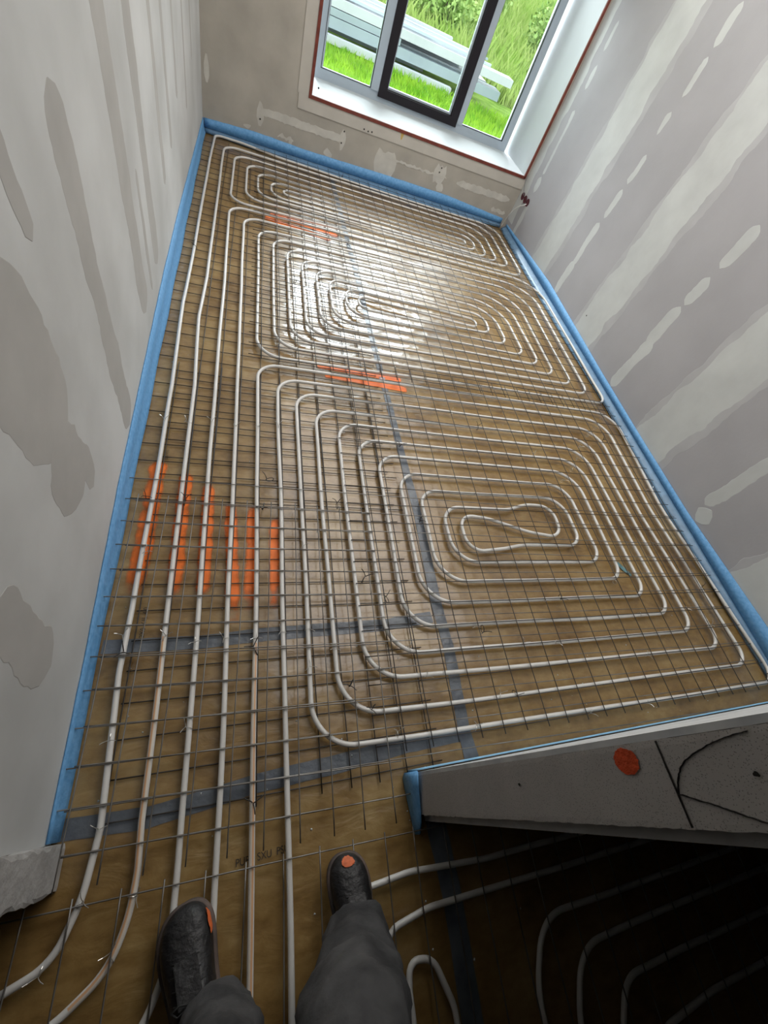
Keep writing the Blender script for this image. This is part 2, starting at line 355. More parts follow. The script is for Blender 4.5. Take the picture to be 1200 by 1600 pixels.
# linings of the opening and red-brown corner beads
tag(boxes('trim_1', [(WX0 - 0.012, WX1 + 0.012, YF - 0.001, YFR + 0.07, WZ0 - 0.012, WZ0)], M_white), 'white window sill board', kind='structure')
tag(boxes('trim_2', [(WX1, WX1 + 0.012, YF - 0.001, YFR + 0.07, WZ0, WZ1), (WX0 - 0.012, WX0, YF - 0.001, YFR + 0.07, WZ0, WZ1), (WX0 - 0.012, WX1 + 0.012, YF - 0.001, YFR + 0.07, WZ1, WZ1 + 0.012)], M_white), 'white window reveal lining', kind='structure')
tag(boxes('trim_3', [(WX0 - 0.024, WX1 + 0.010, YF - 0.012, YF + 0.004, WZ0 - 0.024, WZ0 + 0.001)], M_bead), 'red-brown bead along the sill edge', kind='structure')
tag(boxes('trim_4', [(WX0 - 0.024, WX0 + 0.001, YF - 0.012, YF + 0.004, WZ0, WZ1)], M_bead), 'red-brown bead up the left window reveal', kind='structure')
tag(boxes('trim_5', [(WX1 - 0.002, WX1 + 0.020, YF - 0.012, YF + 0.004, WZ0 - 0.02, WZ1)], M_bead), 'red-brown bead up the right window reveal', kind='structure')
sp = boxes('surround_board', [(0.345, XR - 0.002, YF - 0.006, YF - 0.0005, 0.385, WZ0 - 0.013), (0.335, WX0 - 0.013, YF - 0.006, YF - 0.0005, WZ0 - 0.013, 2.3)], M_wpanel, wall_far)
sp['label'] = 'lighter board strip round the window opening'

# ------------------------------------------------------------------ filler patches on the walls (thin raised skins)
def patch_outline(u0, u1, v0, v1, jit, step=0.025, taper=0.0, lean=0.0, round_=0.5):
    """jagged closed outline in (u,v); u across, v up"""
    n = max(4, int((v1 - v0) / step)); Lp = []; Rp = []; j1 = random.random() * 50; j2 = random.random() * 50
    for i in range(n + 1):
        t = i / n; v = v0 + (v1 - v0) * t
        env = min(1.0, (min(t, 1 - t) * (v1 - v0) / max(1e-6, (u1 - u0) * round_)) ** 0.5) if round_ > 0 else 1.0
        env = max(env, 0.06)
        c = (u0 + u1) / 2 + lean * (t - .5); h = (u1 - u0) / 2 * env * (1 - taper * t)
        a = (float(vnoise(np.array(j1), np.array(v * 9))) - .5) * 2 + (random.random() - .5) * .5
        b_ = (float(vnoise(np.array(j2), np.array(v * 9))) - .5) * 2 + (random.random() - .5) * .5
        Lp.append((c - h + a * jit * min(1, env * 1.3), v)); Rp.append((c + h + b_ * jit * min(1, env * 1.3), v))
    return Lp, Rp
_pc = [0]
def wall_patch(name, plane, pos, u0, u1, v0, v1, m, parent, jit=0.01, off=0.0012, **kw):
    _pc[0] += 1; off = off * .3 + (_pc[0] % 9) * 0.00007
    Lp, Rp = patch_outline(u0, u1, v0, v1, jit, **kw); V = []; Fc = []
    for (a, v), (b_, _) in zip(Lp, Rp):
        for (u, o_) in ((a, 0.0), (a + min(.002, abs(b_ - a) * .2), off), (b_ - min(.002, abs(b_ - a) * .2), off), (b_, 0.0)):
            V.append({'x+': (pos + o_, u, v), 'x-': (pos - o_, u, v), 'y-': (u, pos - o_, v)}[plane])
    for i in range(len(Lp) - 1):
        for k in range(3):
            f = (i * 4 + k, i * 4 + k + 1, i * 4 + 5 + k, i * 4 + 4 + k)
            Fc.append(f if plane != 'x+' and plane != 'x-' else f[::-1] if plane == 'x-' else f)
    return mesh(name, V, Fc, m, parent)
# right wall: wide joint bands (thin feathered layer under a thicker one)
for yc, hw in ((3.99, 0.17), (2.875, 0.165), (1.645, 0.17), (0.47, 0.19)):
    wall_patch('filler_band_thin', 'x-', XR, yc - hw - .035, yc + hw + .03, 0.02, ZC - .01, M_filler2, wall_right, jit=0.02, off=0.0007, round_=0)
    wall_patch('filler_band', 'x-', XR, yc - hw + .02, yc + hw - .01, 0.02, ZC - .01, M_filler, wall_right, jit=0.022, off=0.0014, round_=0)
for (a, b_, c, d) in ((4.735, 4.785, 1.50, 1.68), (4.72, 4.775, 1.26, 1.42), (4.72, 4.765, 0.62, 1.12), (4.70, 4.78, 0.46, 0.60), (4.70, 4.76, 0.05, 0.36),
                      (3.49, 3.54, 1.52, 1.72), (3.49, 3.55, 1.76, 1.96), (3.50, 3.55, 1.31, 1.44), (3.47, 3.53, 1.01, 1.20), (3.485, 3.545, 0.76, 0.97), (3.50, 3.56, 0.36, 0.72), (3.50, 3.57, 0.10, 0.40),
                      (2.22, 2.32, 0.09, 0.52), (2.245, 2.33, 0.46, 0.76), (2.23, 2.315, 0.78, 0.97), (2.225, 2.305, 1.03, 1.28), (2.22, 2.29, 1.45, 1.7),
                      (0.96, 1.09, 0.10, 0.215), (1.04, 1.12, 0.20, 0.66), (1.03, 1.11, 0.80, 1.1)):
    wall_patch('filler_patch', 'x-', XR, a, b_, c, d, M_filler, wall_right, jit=0.012, off=0.0013, step=0.018)
wall_patch('filler_band', 'x-', XR, 4.86, YF - .001, 0.1, ZC - .01, M_filler, wall_right, jit=0.02, off=0.0012, round_=0)
o = mesh('screw_hole', [(XR - .0015, 2.982 + .006 * math.cos(a), .232 + .006 * math.sin(a)) for a in np.linspace(0, 6.283, 10)[:-1]], [tuple(range(9))], M_crack, wall_right)
# left wall: bare grey strips showing between the skim coats
for (a, b_, c, d, ln, jt) in ((1.285, 1.425, 0.14, 1.18, 0.02, .018), (1.83, 1.985, 0.27, 1.9, 0.0, .012), (2.23, 2.36, 0.28, 1.9, 0.0, .012), (2.71, 2.78, 0.45, 1.9, 0, .008), (3.03, 3.10, 0.5, 2.2, 0, .006), (3.4, 3.46, .62, 2.2, 0, .006), (3.85, 3.90, .45, 2.2, 0, .006), (4.28, 4.33, .6, 2.2, 0, .006),
                              (0.66, 0.955, 0.60, 1.10, -0.05, .02), (0.70, 0.93, 0.40, 0.66, 0.0, .02), (0.86, 0.94, 0.34, 0.50, 0.02, .012), (0.70, 0.80, 0.44, .62, 0, .01),
                              (0.30, 0.44, 0.31, 0.66, 0.02, .02), (2.08, 2.12, 0.26, 0.75, 0.0, .01), (1.0, 1.06, 1.0, 1.35, -0.02, .012)):
    wall_patch('bare_board_strip', 'x+', XL, a, b_, c, d, M_bare, wall_left, jit=jt, off=0.0009, lean=ln, round_=0.35, step=0.02)
# window wall: horizontal filler strip, screw patches, smears
def yrect(name, x0, x1, z0, z1, m, jit=.012, off=.0012, slope=0.0):
    _pc[0] += 1; off = off * .35 + (_pc[0] % 12) * 0.00012
    n = max(3, int((x1 - x0) / .02)); V = []; Fc = []
    for i in range(n + 1):
        x = x0 + (x1 - x0) * i / n; e = min(1, 8 * min(i, n - i) / n + .3)
        zb = z0 + slope * (x - x0) + (random.random() - .5) * jit; zt = z1 + slope * (x - x0) + (random.random() - .5) * jit
        c = (zb + zt) / 2; V += [(x, YF - off, c + (zb - c) * e), (x, YF - off, c + (zt - c) * e)]
    for i in range(n): Fc.append((2 * i, 2 * i + 2, 2 * i + 3, 2 * i + 1))
    return mesh(name, V, Fc, m, wall_far)
yrect('filler_strip', 0.03, 0.80, 0.245, 0.305, M_wfill); yrect('filler_strip', 1.98, 2.62, 0.225, 0.285, M_wfill, slope=.01)
yrect('filler_strip', 1.22, 1.86, 0.25, 0.27, M_wfill, jit=.02)
for (a, b_, c, d) in ((0.015, 0.075, 0.17, 0.335), (0.745, 0.80, 0.20, 0.35), (0.62, .70, .10, .17), (1.10, 1.32, 0.12, 0.30), (1.71, 1.84, 0.20, 0.345), (1.78, 1.86, .12, .2), (0.30, .33, .1, .17), (-.09, -.03, .12, .16), (2.46, 2.64, .12, .15), (-0.4, -.36, .33, .5), (0.2, .34, .13, .16)):
    yrect('filler_smear', a, b_, c, d, M_wfill, jit=.03)
for (x, z) in ((.045, .219), (.774, .339), (.765, .25), (1.773, .329), (1.765, .29), (.945, .405), (.985, .40), (1.02, .405), (.50, .56)):
    mesh('screw_head', [(x + .007 * math.cos(a), YF - .008, z + .007 * math.sin(a)) for a in np.linspace(0, 6.283, 9)[:-1]], [tuple(range(8))], M_crack, wall_far)
M_glue = mat('yellow_stain', col=(0.55, 0.38, 0.12), rough=.7)
mesh('yellow_stain', [(1.285, YF - .0065, .475), (1.318, YF - .0065, .475), (1.308, YF - .0065, .43), (1.298, YF - .0065, .425)], [(0, 1, 2, 3)], M_glue, wall_far)

# ------------------------------------------------------------------ blue perimeter foam strips
def profile_strip(name, secs, m, parent=None, thick=0.006):
    """secs: list of cross sections (list of points); skinned, given thickness"""
    n = len(secs[0]); V = [p for s in secs for p in s]; Fc = []
    for i in range(len(secs) - 1):
        for k in range(n - 1): Fc.append((i * n + k, i * n + k + 1, (i + 1) * n + k + 1, (i + 1) * n + k))
    o = mesh(name, V, Fc, m, parent, smooth=True)
    md = o.modifiers.new('t', 'SOLIDIFY'); md.thickness = thick; md.offset = 0
    return o
def interp(t, tab): return float(np.interp(t, [a for a, _ in tab], [b for _, b in tab]))
secs = []
topz = [(-.01, .046), (.47, .07), (1.06, .120), (1.6, .14), (2.4, .17), (3.1, .165), (4.4, .12), (4.99, .10)]
for y in np.arange(-0.012, 4.99, 0.05):
    tz = interp(y, topz) + (random.random() - .5) * .004; wv = .002 * math.sin(y * 9)
    secs.append([(XL + .004, y, tz), (XL + .006, y, tz * .55), (XL + .013 + wv, y, 0.012), (XL + .020 + wv, y, 0.003)])
o = profile_strip('edge_insulation_strip', secs, M_blue); tag(o, 'blue foam edge strip along the foot of the white skimmed wall', 'edge strip')
# right: top part against the wall, apron folded out over the floor
er = empty('edge_insulation_strip', (XR, 2.5, 0)); tag(er, 'blue foam edge strip with fold line along the grey plasterboard wall', 'edge strip')
topr = [(0, .135), (.33, .130), (1.1, .090), (1.76, .088), (2.44, .094), (3.68, .12), (4.4, .09), (5, .06)]
footr = [(0, 2.672), (.2, 2.672), (.5, 2.655), (1.15, 2.637), (2, 2.645), (3, 2.622), (4, 2.612), (4.9, 2.64)]
sa, sb = [], []
for y in np.arange(-0.008, 4.985, 0.05):
    tz = interp(y, topr); fx = interp(y, footr) + .004 * (float(vnoise(np.array(y * 5.), np.array(3.))) - .5)
    sa.append([(-.007, y - 2.5, tz), (-.011, y - 2.5, .045)])
    sb.append([(-.011, y - 2.5, .042), (-.020, y - 2.5, .036), ((fx - XR) * .55 - .008, y - 2.5, .024), (fx - XR, y - 2.5, .002)])
profile_strip('upstand', sa, M_blue, er); o = profile_strip('apron', sb, M_blue2, er, thick=.003); o['label'] = 'shiny foil apron lapping onto the floor'
ef = empty('edge_insulation_strip', (1.1, YF, 0)); tag(ef, 'blue foam edge strip along the foot of the window wall', 'edge strip')
footf = [(-.4, 4.975), (0, 4.945), (.6, 4.905), (1.25, 4.875), (2, 4.90), (2.64, 4.97)]
topf = [(-.41, .098), (.016, .118), (.47, .108), (1.22, .122), (1.93, .125), (2.66, .085)]
sa, sb = [], []
for x in np.arange(XL + .012, 2.69, 0.05):
    tz = interp(x, topf) + (random.random() - .5) * .003; fy = interp(x, footf)
    sa.append([(x - 1.1, -.004, tz), (x - 1.1, -.008, .035)])
    sb.append([(x - 1.1, -.008, .032), (x - 1.1, -.018, .026), (x - 1.1, (fy - YF) * .6 - .008, .016), (x - 1.1, fy - YF, .002)])
profile_strip('upstand', sa, M_blue, ef); o = profile_strip('apron', sb, M_blue2, ef, thick=.003); o['label'] = 'shiny foil apron lapping onto the floor'
# near: along the block partition and folded round its end
en = empty('edge_insulation_strip', (0.59, -0.01, 0)); tag(en, 'blue foam edge strip along the block partition, folded round its raw end', 'edge strip')
M_blue3 = mat('blue_foam_light', col=(0.25, 0.50, 0.72), rough=0.6, var=0.1, vscale=20)
profile_strip('long_strip', [[(x - .59, .0065, .085 + .01 * math.sin(x * 6)), (x - .59, .0065, .002)] for x in np.arange(.583, 2.66, .04)], M_blue3, en, thick=.006)
def endfold(x, y, zt, zb=.002): return [(x - .59, y + .01, zt), (x - .59 - .004, y + .01, (zt + zb) / 2), (x - .59 - .010, y + .01, zb)]
profile_strip('folded_end', [endfold(.583, .002 - .01, .10), endfold(.576, -.02, .115), endfold(.577, -.05, .10), endfold(.580, -.085, .085), endfold(.583, -.12, .07), endfold(.586, -.15, .05), endfold(.590, -.178, .02)], M_blue, en, thick=.005)

# ------------------------------------------------------------------ duct tapes over the foil seams
def ribbon(name, path, widths, m, label, cat, off=0.0012, step=0.03, jit=0.002, group=None):
    P = [Vector((*p, 0)) for p in path]; pts = []; wd = []
    for i in range(len(P) - 1):
        n = max(1, int((P[i + 1] - P[i]).length / step))
        for k in range(n):
            t = k / n; pts.append(P[i].lerp(P[i + 1], t)); wd.append(widths[i] * (1 - t) + widths[i + 1] * t)
    pts.append(P[-1]); wd.append(widths[-1]); V = []; Fc = []; nc = 6
    for i, p in enumerate(pts):
        d = (pts[min(i + 1, len(pts) - 1)] - pts[max(i - 1, 0)]).normalized(); s = Vector((-d.y, d.x, 0))
        for k in range(nc):
            u = k / (nc - 1) - .5; q = p + s * (u * wd[i] + (jit * (random.random() - .5) if k in (0, nc - 1) else 0))
            V.append((q.x, q.y, 0))
    V = np.array(V); V[:, 2] = floor_h(V[:, 0], V[:, 1]) + off
    for i in range(len(pts) - 1):
        for k in range(nc - 1): Fc.append((i * nc + k, i * nc + k + 1, (i + 1) * nc + k + 1, (i + 1) * nc + k))
    o = mesh(name, V, Fc, m, smooth=True); tag(o, label, cat, group); return o
ribbon('duct_tape', [(-.395, .494), (-.1, .490), (.13, .505), (.58, .512), (.80, .535)], [.046, .046, .05, .048, .05], M_tape, 'grey duct tape crossing the floor under the pipes beyond the doorway', 'tape')
ribbon('duct_tape', [(-.398, .012), (-.2, .005), (.09, .040), (.35, .055), (.60, .078), (.84, .083)], [.05, .052, .052, .055, .055, .05], M_tape, 'grey duct tape crossing the doorway threshold from wall to block partition', 'tape')
ribbon('duct_tape', [(.842, -.006), (.835, .10), (.848, .40), (.835, .60), (.842, 1.05), (.825, 1.4), (.812, 1.8), (.79, 2.4), (.775, 3.1), (.745, 3.9), (.725, 4.5), (.72, 4.85)], [.062, .05, .05, .052, .045, .042, .04, .04, .04, .04, .04, .04], M_tape, 'long grey duct tape running down the room under the spirals to the window', 'tape', off=.002)
ribbon('duct_tape', [(.655, -.125), (.672, -.35), (.665, -.7), (.66, -1.2)], [.07, .065, .065, .065], M_tape, 'dark duct tape running into the shaded corridor beside the block partition', 'tape', off=.002)
M_scrap = mat('teal_plastic', col=(0.13, 0.26, 0.29), rough=.35, var=.2, vscale=40, bump=.4, bscale=40)
ribbon('plastic_scrap', [(2.000, .785), (2.025, .745), (2.060, .705)], [.022, .028, .012], M_scrap, 'small blue-green plastic scrap lying between two pipe loops', 'scrap', off=.006)

# ------------------------------------------------------------------ orange spray marks on the foil
def spray(x0, y0, x1, y1, wd, label, group, strength=1.0, fade=0.12, n_c=12):
    a = Vector((x0, y0, 0)); b_ = Vector((x1, y1, 0)); Ln = (b_ - a).length; d = (b_ - a) / Ln; s = Vector((-d.y, d.x, 0))
    nl = max(8, int(Ln / .012)); V = []; C = []; Fc = []
    for i in range(nl + 1):
        t = i / nl; p = a + d * (t * Ln)
        for k in range(n_c + 1):
            u = k / n_c - .5; q = p + s * (u * wd)
            V.append((q.x, q.y, 0)); e1 = min(1, t * Ln / (fade * .35)); e2 = min(1, (1 - t) * Ln / fade); eu = max(0, 1 - (abs(u) * 2) ** 2.2)
            C.append(strength * (min(e1, e2) ** .8) * eu)
    V = np.array(V); V[:, 2] = floor_h(V[:, 0], V[:, 1]) + .0024; m_ = n_c + 1
    for i in range(nl):
        for k in range(n_c): Fc.append((i * m_ + k, i * m_ + k + 1, (i + 1) * m_ + k + 1, (i + 1) * m_ + k))
    o = mesh('spray_mark', V, Fc, M_spray, smooth=True)
    at = o.data.attributes.new('cover', 'FLOAT', 'POINT'); at.data.foreach_set('value', np.array(C, np.float32))
    tag(o, label, 'paint mark', group); return o
G1 = 'orange spray marks along the six supply pipes'
ordn = ['first', 'second', 'third', 'fourth', 'fifth', 'sixth']
for i, (xa, ya, xb, yb, wd) in enumerate(((-.322, 1.29, -.330, .62, .085), (-.212, 1.245, -.206, .62, .072), (-.120, 1.19, -.108, .61, .066), (-.028, 1.09, .002, .53, .066), (.068, 1.08, .056, .57, .066), (.150, 1.02, .146, .57, .052))):
    spray(xa, ya, xb, yb, wd, f'orange spray streak beside the {ordn[i]} straight pipe from the white skimmed wall', G1, 1.0, .14)
G2 = 'paired orange spray lines in the pipe gaps'
spray(.40, 2.080, .94, 2.062, .056, 'farther of two orange spray lines between the middle and near spiral', G2, 1.75, .04)
spray(.44, 2.006, .96, 1.978, .056, 'nearer of two orange spray lines between the middle and near spiral', G2, 1.75, .04)
spray(.14, 3.82, .68, 3.735, .075, 'farther of two orange spray lines between the far and middle spiral', G2, 1.75, .04)
spray(.10, 3.72, .62, 3.640, .075, 'nearer of two orange spray lines between the far and middle spiral', G2, 1.75, .04)

# printed letters on the foil
def text(s, loc, rz, size, sx=1.0):
    c = D.curves.new('t', 'FONT'); c.body = s; c.size = size; c.extrude = 0.0
    o = D.objects.new('t', c); COL.objects.link(o); dg = bpy.context.evaluated_depsgraph_get(); me = D.meshes.new_from_object(o.evaluated_get(dg)); D.objects.remove(o)
    me.name = 'printed_lettering'; q = link('printed_lettering', me, M_print, floor); q.location = loc; q.rotation_euler = (0, 0, rz); q.scale = (sx, 1, 1); return q
text('PUR   SXU  PSU', (.035, -.152, .0015), math.radians(3), .026, .85)
text('2X0 X1L 4.0.', (-.278, .515, .0015), math.radians(90), .022, .95)
text('2X0 X1L', (-.292, 1.29, .0015), math.radians(90), .018, .8)

# ------------------------------------------------------------------ steel mesh mats (every wire a part)
def make_mat(label, x_list, y_list, zl, zc_, ylo, yhi, xlo, xhi, m, rot=0.0, piv=(0, 0), r=0.0021, lightmat=None, jit=.004):
    root = empty('steel_mesh_mat', (piv[0], piv[1], 0), rot); tag(root, label, 'mesh mat', 'welded steel mesh mats on the floor')
    def wire(p, q):
        n = 24; pts = []; a = random.random() * 50; L_ = math.dist(p, q)
        for i in range(n + 1):
            t = i / n; w_ = (float(vnoise(np.array(a + t * L_ * 1.4), np.array(7.))) - .5) * jit * 2; zz = (float(vnoise(np.array(a + t * L_ * 2), np.array(19.))) - .5) * .0022
            x = p[0] + (q[0] - p[0]) * t; y = p[1] + (q[1] - p[1]) * t
            if abs(q[0] - p[0]) > abs(q[1] - p[1]): y += w_
            else: x += w_
            pts.append((x - piv[0], y - piv[1], p[2] + zz))
        V, Fc = tube(pts, r, 5); return mesh('mesh_wire', V, Fc, m, root, smooth=True)
    for x in x_list: wire((x, ylo, zl), (x, yhi, zl))
    for y in y_list: wire((xlo, y, zc_), (xhi, y, zc_))
    return root
ar = lambda a, n, p=.1: [a + p * k for k in range(n)]
make_mat('galvanised mesh mat lying over the straight pipes beside the white skimmed wall', ar(-.374, 10, .0995), ar(-.047, 12, .0997), .0415, .0375, -.115, 1.075, -.385, .565, M_wire2, rot=math.radians(-1.3), piv=(-.374, .5))
make_mat('dark mesh mat under the straight pipes beside the white skimmed wall', ar(-.305, 11, .0985), ar(.01, 19, .0995), .0085, .0045, -.02, 1.92, -.312, .72, M_wire, r=.0022)
make_mat('mesh mat over the near spiral and against the grey plasterboard wall', ar(.583, 21, .1006), ar(.080, 21, .1003), .0415, .0375, .055, 2.12, .47, 2.64, M_wire)
make_mat('mesh mat under the middle and far loops beside the white skimmed wall', ar(-.205, 10, .0975), ar(1.077, 39, .0975), .0085, .0045, 1.05, 4.88, -.405, .76, M_wire, r=.0022)
make_mat('mesh mat over the middle and far spirals below the window', ar(.09, 26, .0985), ar(2.03, 30, .0985), .0415, .0375, 2.0, 4.93, .02, 2.60, M_wire, jit=.006)
make_mat('mesh mat over the corridor floor around the black shoes', ar(-.44, 31, .1), ar(-.155, 14, .1), .0415, .0375, -1.6, -.14, -.55, 2.6, M_wire2, rot=math.radians(-1.2), piv=(0, -.3))

# ------------------------------------------------------------------ heating pipes
ZP, RP = 0.0245, 0.0088
def fillet_path(pts, step=0.02):
    """pts: (x,y,r) corners -> sampled polyline with rounded corners"""
    out = [Vector((pts[0][0], pts[0][1]))]; n = len(pts)
    for i in range(1, n - 1):
        p0 = Vector(pts[i - 1][:2]); p = Vector(pts[i][:2]); p1 = Vector(pts[i + 1][:2]); r = pts[i][2]
        a = (p0 - p); b_ = (p1 - p); la, lb = a.length, b_.length; a.normalize(); b_.normalize()
        ang = math.acos(max(-1, min(1, a.dot(b_))))
        if ang > math.radians(177) or r <= 0: out.append(p); continue
        t = min(r / math.tan(ang / 2), la * .5 if i > 1 else la * .95, lb * .5 if i < n - 2 else lb * .95)
        s = p + a * t; e = p + b_ * t; rad = t * math.tan(ang / 2)
        c = p + (a + b_).normalized() * (rad / math.sin(ang / 2))
        a0 = math.atan2(s.y - c.y, s.x - c.x); a1 = math.atan2(e.y - c.y, e.x - c.x); da = (a1 - a0 + math.pi) % (2 * math.pi) - math.pi
        m_ = max(5, int(abs(da) * rad / step) + 3)
        for k in range(m_ + 1):
            th = a0 + da * k / m_; out.append(Vector((c.x + rad * math.cos(th), c.y + rad * math.sin(th))))
    out.append(Vector(pts[-1][:2]))
    res = [out[0]]
    for p in out[1:]:
        d = (p - res[-1]).length
        if d < 1e-4: continue
        k = max(1, int(d / 0.05)); q = res[-1].copy()
        for j in range(1, k + 1): res.append(q.lerp(p, j / k))
    return res
def pipe(pts, label, seed=1.0, wob=.0035, stripes=()):
    P = fillet_path(pts); L_ = 0; out = []
    for i, p in enumerate(P):
        if i: L_ += (P[i] - P[i - 1]).length
        wx = (float(vnoise(np.array(L_ * 2.2 + seed * 11), np.array(seed))) - .5) * 2 * wob; wy = (float(vnoise(np.array(L_ * 2.2 + seed * 17 + 40), np.array(seed + 5))) - .5) * 2 * wob
        wz = (float(vnoise(np.array(L_ * 3 + seed * 5), np.array(seed + 9))) - .5) * .002
        out.append((p.x + wx, p.y + wy, ZP + wz))
    V, Fc = tube(out, RP, 10); o = mesh('heating_pipe', V, Fc, [M_pipe, M_stripe, M_beige], smooth=True)
    if stripes:
        mi = np.zeros(len(Fc), np.int32)
        for (i, f) in enumerate(Fc[:-2]):
            seg, k = divmod(i, 10); x, y, _ = out[seg]
            for (xa, xb, ya, yb) in stripes:
                if xa < x < xb and ya < y < yb: mi[i] = 1 if k == 1 else 2 if k == 2 else 0
        o.data.polygons.foreach_set('material_index', mi)
    tag(o, label, 'heating pipe', 'white underfloor heating pipes'); return o

# near circuit
L = [0, .265, .360, .472, .570, .665, .765, .862, .965]
T = [0, 1.975, 1.88, 1.787, 1.68, 1.594, 1.497, 1.397, 1.288, 1.190, 1.093]
TR = [0, (2.63, 2.015), (2.495, 1.925), (2.372, 1.815), (2.240, 1.705), (2.135, 1.60), (2.050, 1.50), (1.962, 1.395), (1.845, 1.29), (1.768, 1.185)]
BR = [0, (2.690, .078), (2.555, .182), (2.425, .280), (2.285, .374), (2.182, .474), (2.072, .578), (1.962, .678), (1.866, .779), (1.772, .880)]
BL = [0, .100, .190, .300, .384, .484, .583, .683, .780]
def arm(ks, L, T, TR, BR, BL, first_x, rtl, rtr, rbr, rbl, midx=None):
    out = []
    for k in ks:
        xl = first_x if k == ks[0] else L[k - 2]
        out.append((xl, T[k], rtl)); out.append((TR[k][0], TR[k][1], rtr))
        if midx and k in midx: out.append((midx[k][0], midx[k][1], 1.0))
        out.append((BR[k][0], BR[k][1], rbr)); out.append((L[k], BL[k], rbl))
    return out
mid = {1: (2.575, 1.15), 2: (2.468, 1.15), 3: (2.356, 1.12)}
A = [(.078, -1.2, 0), (.079, .0, 0), (.078, .93, 1)] + arm([1, 3, 5, 7], L, T, TR, BR, BL, .068, .11, .17, .085, .15, mid)
A += [(L[7], T[9], .10), (TR[9][0], TR[9][1], .13), (1.775, .882, .085), (1.38, .879, .5), (1.27, .858, .4), (1.055, .835, .085), (1.055, 1.055, .085), (1.22, 1.035, .3), (1.45, .957, .5), (1.66, .925, .08), (1.675, 1.13, .085), (1.50, 1.135, .3), (1.37, 1.092, .3)]
B = [(.176, -1.2, 0), (.1765, .0, 0), (.176, .93, 1)] + arm([2, 4, 6], L, T, TR, BR, BL, .172, .11, .17, .085, .15, mid)
B += [(L[6], T[8], .11), (TR[8][0], TR[8][1], .14), (BR[8][0], BR[8][1], .085), (L[8], .78, .13), (L[8], 1.093, .10)]
pipe(A + B[::-1], 'white heating pipe of the near spiral with the figure-eight centre', 1.0, stripes=[(.04, .11, -1.3, .45)])

# middle circuit
L = [0, .060, .160, .253, .352, .450, .540, .645]
T = [0, 3.70, 3.585, 3.455, 3.375, 3.285, 3.185, 3.100, 3.010]
TR = [0, (2.645, 3.80), (2.510, 3.665), (2.385, 3.555), (2.260, 3.435), (2.130, 3.33), (2.030, 3.22), (1.905, 3.11), (1.80, 2.99)]
BR = [0, (2.640, 2.125), (2.505, 2.205), (2.385, 2.290), (2.255, 2.370), (2.145, 2.462), (2.042, 2.552), (1.915, 2.650), (1.795, 2.755)]
BL = [0, 2.050, 2.152, 2.240, 2.332, 2.430, 2.525, 2.620]
A = [(-.112, -.12, 0), (-.113, .0, .5), (-.116, .6, .5), (-.131, 1.77, .5), (-.135, 2.7, .5)] + arm([1, 3, 5, 7], L, T, TR, BR, BL, -.146, .12, .30, .10, .14)
A = [(-.30, -.95, 0), (-.25, -.5, .2), (-.15, -.39, .2), (-.115, -.30, .2)] + A
A += [(L[7], 2.925, .09), (1.30, 2.925, .4), (1.69, 2.90, .05), (1.69, 2.80, .05), (1.35, 2.815, .3), (1.10, 2.835, .4), (.735, 2.88, .07), (.735, 2.725, .07)]
B = [(-.012, -1.2, 0), (-.013, .0, .5), (-.018, .6, .5), (-.030, 1.79, .5), (-.032, 2.7, .5)] + arm([2, 4, 6], L, T, TR, BR, BL, -.045, .12, .30, .10, .14)
B += [(L[6], T[8], .10), (TR[8][0], TR[8][1], .22), (BR[8][0], BR[8][1], .08), (1.2, 2.72, .4)]
pipe(A + B[::-1], 'white heating pipe of the middle spiral beneath the bright reflections', 2.0)

# far circuit
L = [0, -.145, -.040, .048, .150, .250]
T = [0, 4.885, 4.775, 4.645, 4.535, 4.425, 4.325]
TR = [0, (2.525, 4.875), (2.405, 4.765), (2.290, 4.655), (2.185, 4.52), (2.085, 4.41), (1.980, 4.30)]
BR = [0, (2.520, 3.865), (2.405, 3.975), (2.290, 4.020), (2.185, 4.060), (2.080, 4.13)]
BL = [0, 3.775, 3.885, 3.985, 4.050, 4.135]
A = [(-.72, -.36, 0), (-.447, -.272, .3), (-.365, -.245, .2), (-.325, -.14, .3), (-.310, .0, .3), (-.330, .4, .5), (-.322, .61, .5), (-.316, 1.73, .5), (-.335, 2.4, .5), (-.328, 2.9, .5), (-.322, 4.5, .5), (-.318, 4.93, .06), (-.10, 4.935, .2)]
A += [(.25, 4.87, .5), (1.5, 4.835, .5)] + arm([1, 3, 5], L, T, TR, BR, BL, -.1, .12, .22, .12, .12)[1:]
A += [(L[5], 4.225, .08)]
B = [(-.62, -.44, 0), (-.335, -.347, .2), (-.245, -.285, .2), (-.215, -.2, .3), (-.207, -.11, .3), (-.213, .0, .5), (-.215, .61, .5), (-.221, 1.75, .5), (-.245, 2.3, .5), (-.232, 2.7, .5)] + arm([2, 4], L, T, TR, BR, BL, -.237, .12, .22, .12, .12)
B += [(L[4], T[6], .10), (1.985, 4.30, .05), (1.985, 4.21, .05)]
pipe(A + B[::-1], 'white heating pipe of the far spiral under the window wall', 3.0, stripes=[(-.30, -.16, -1.3, .55)])

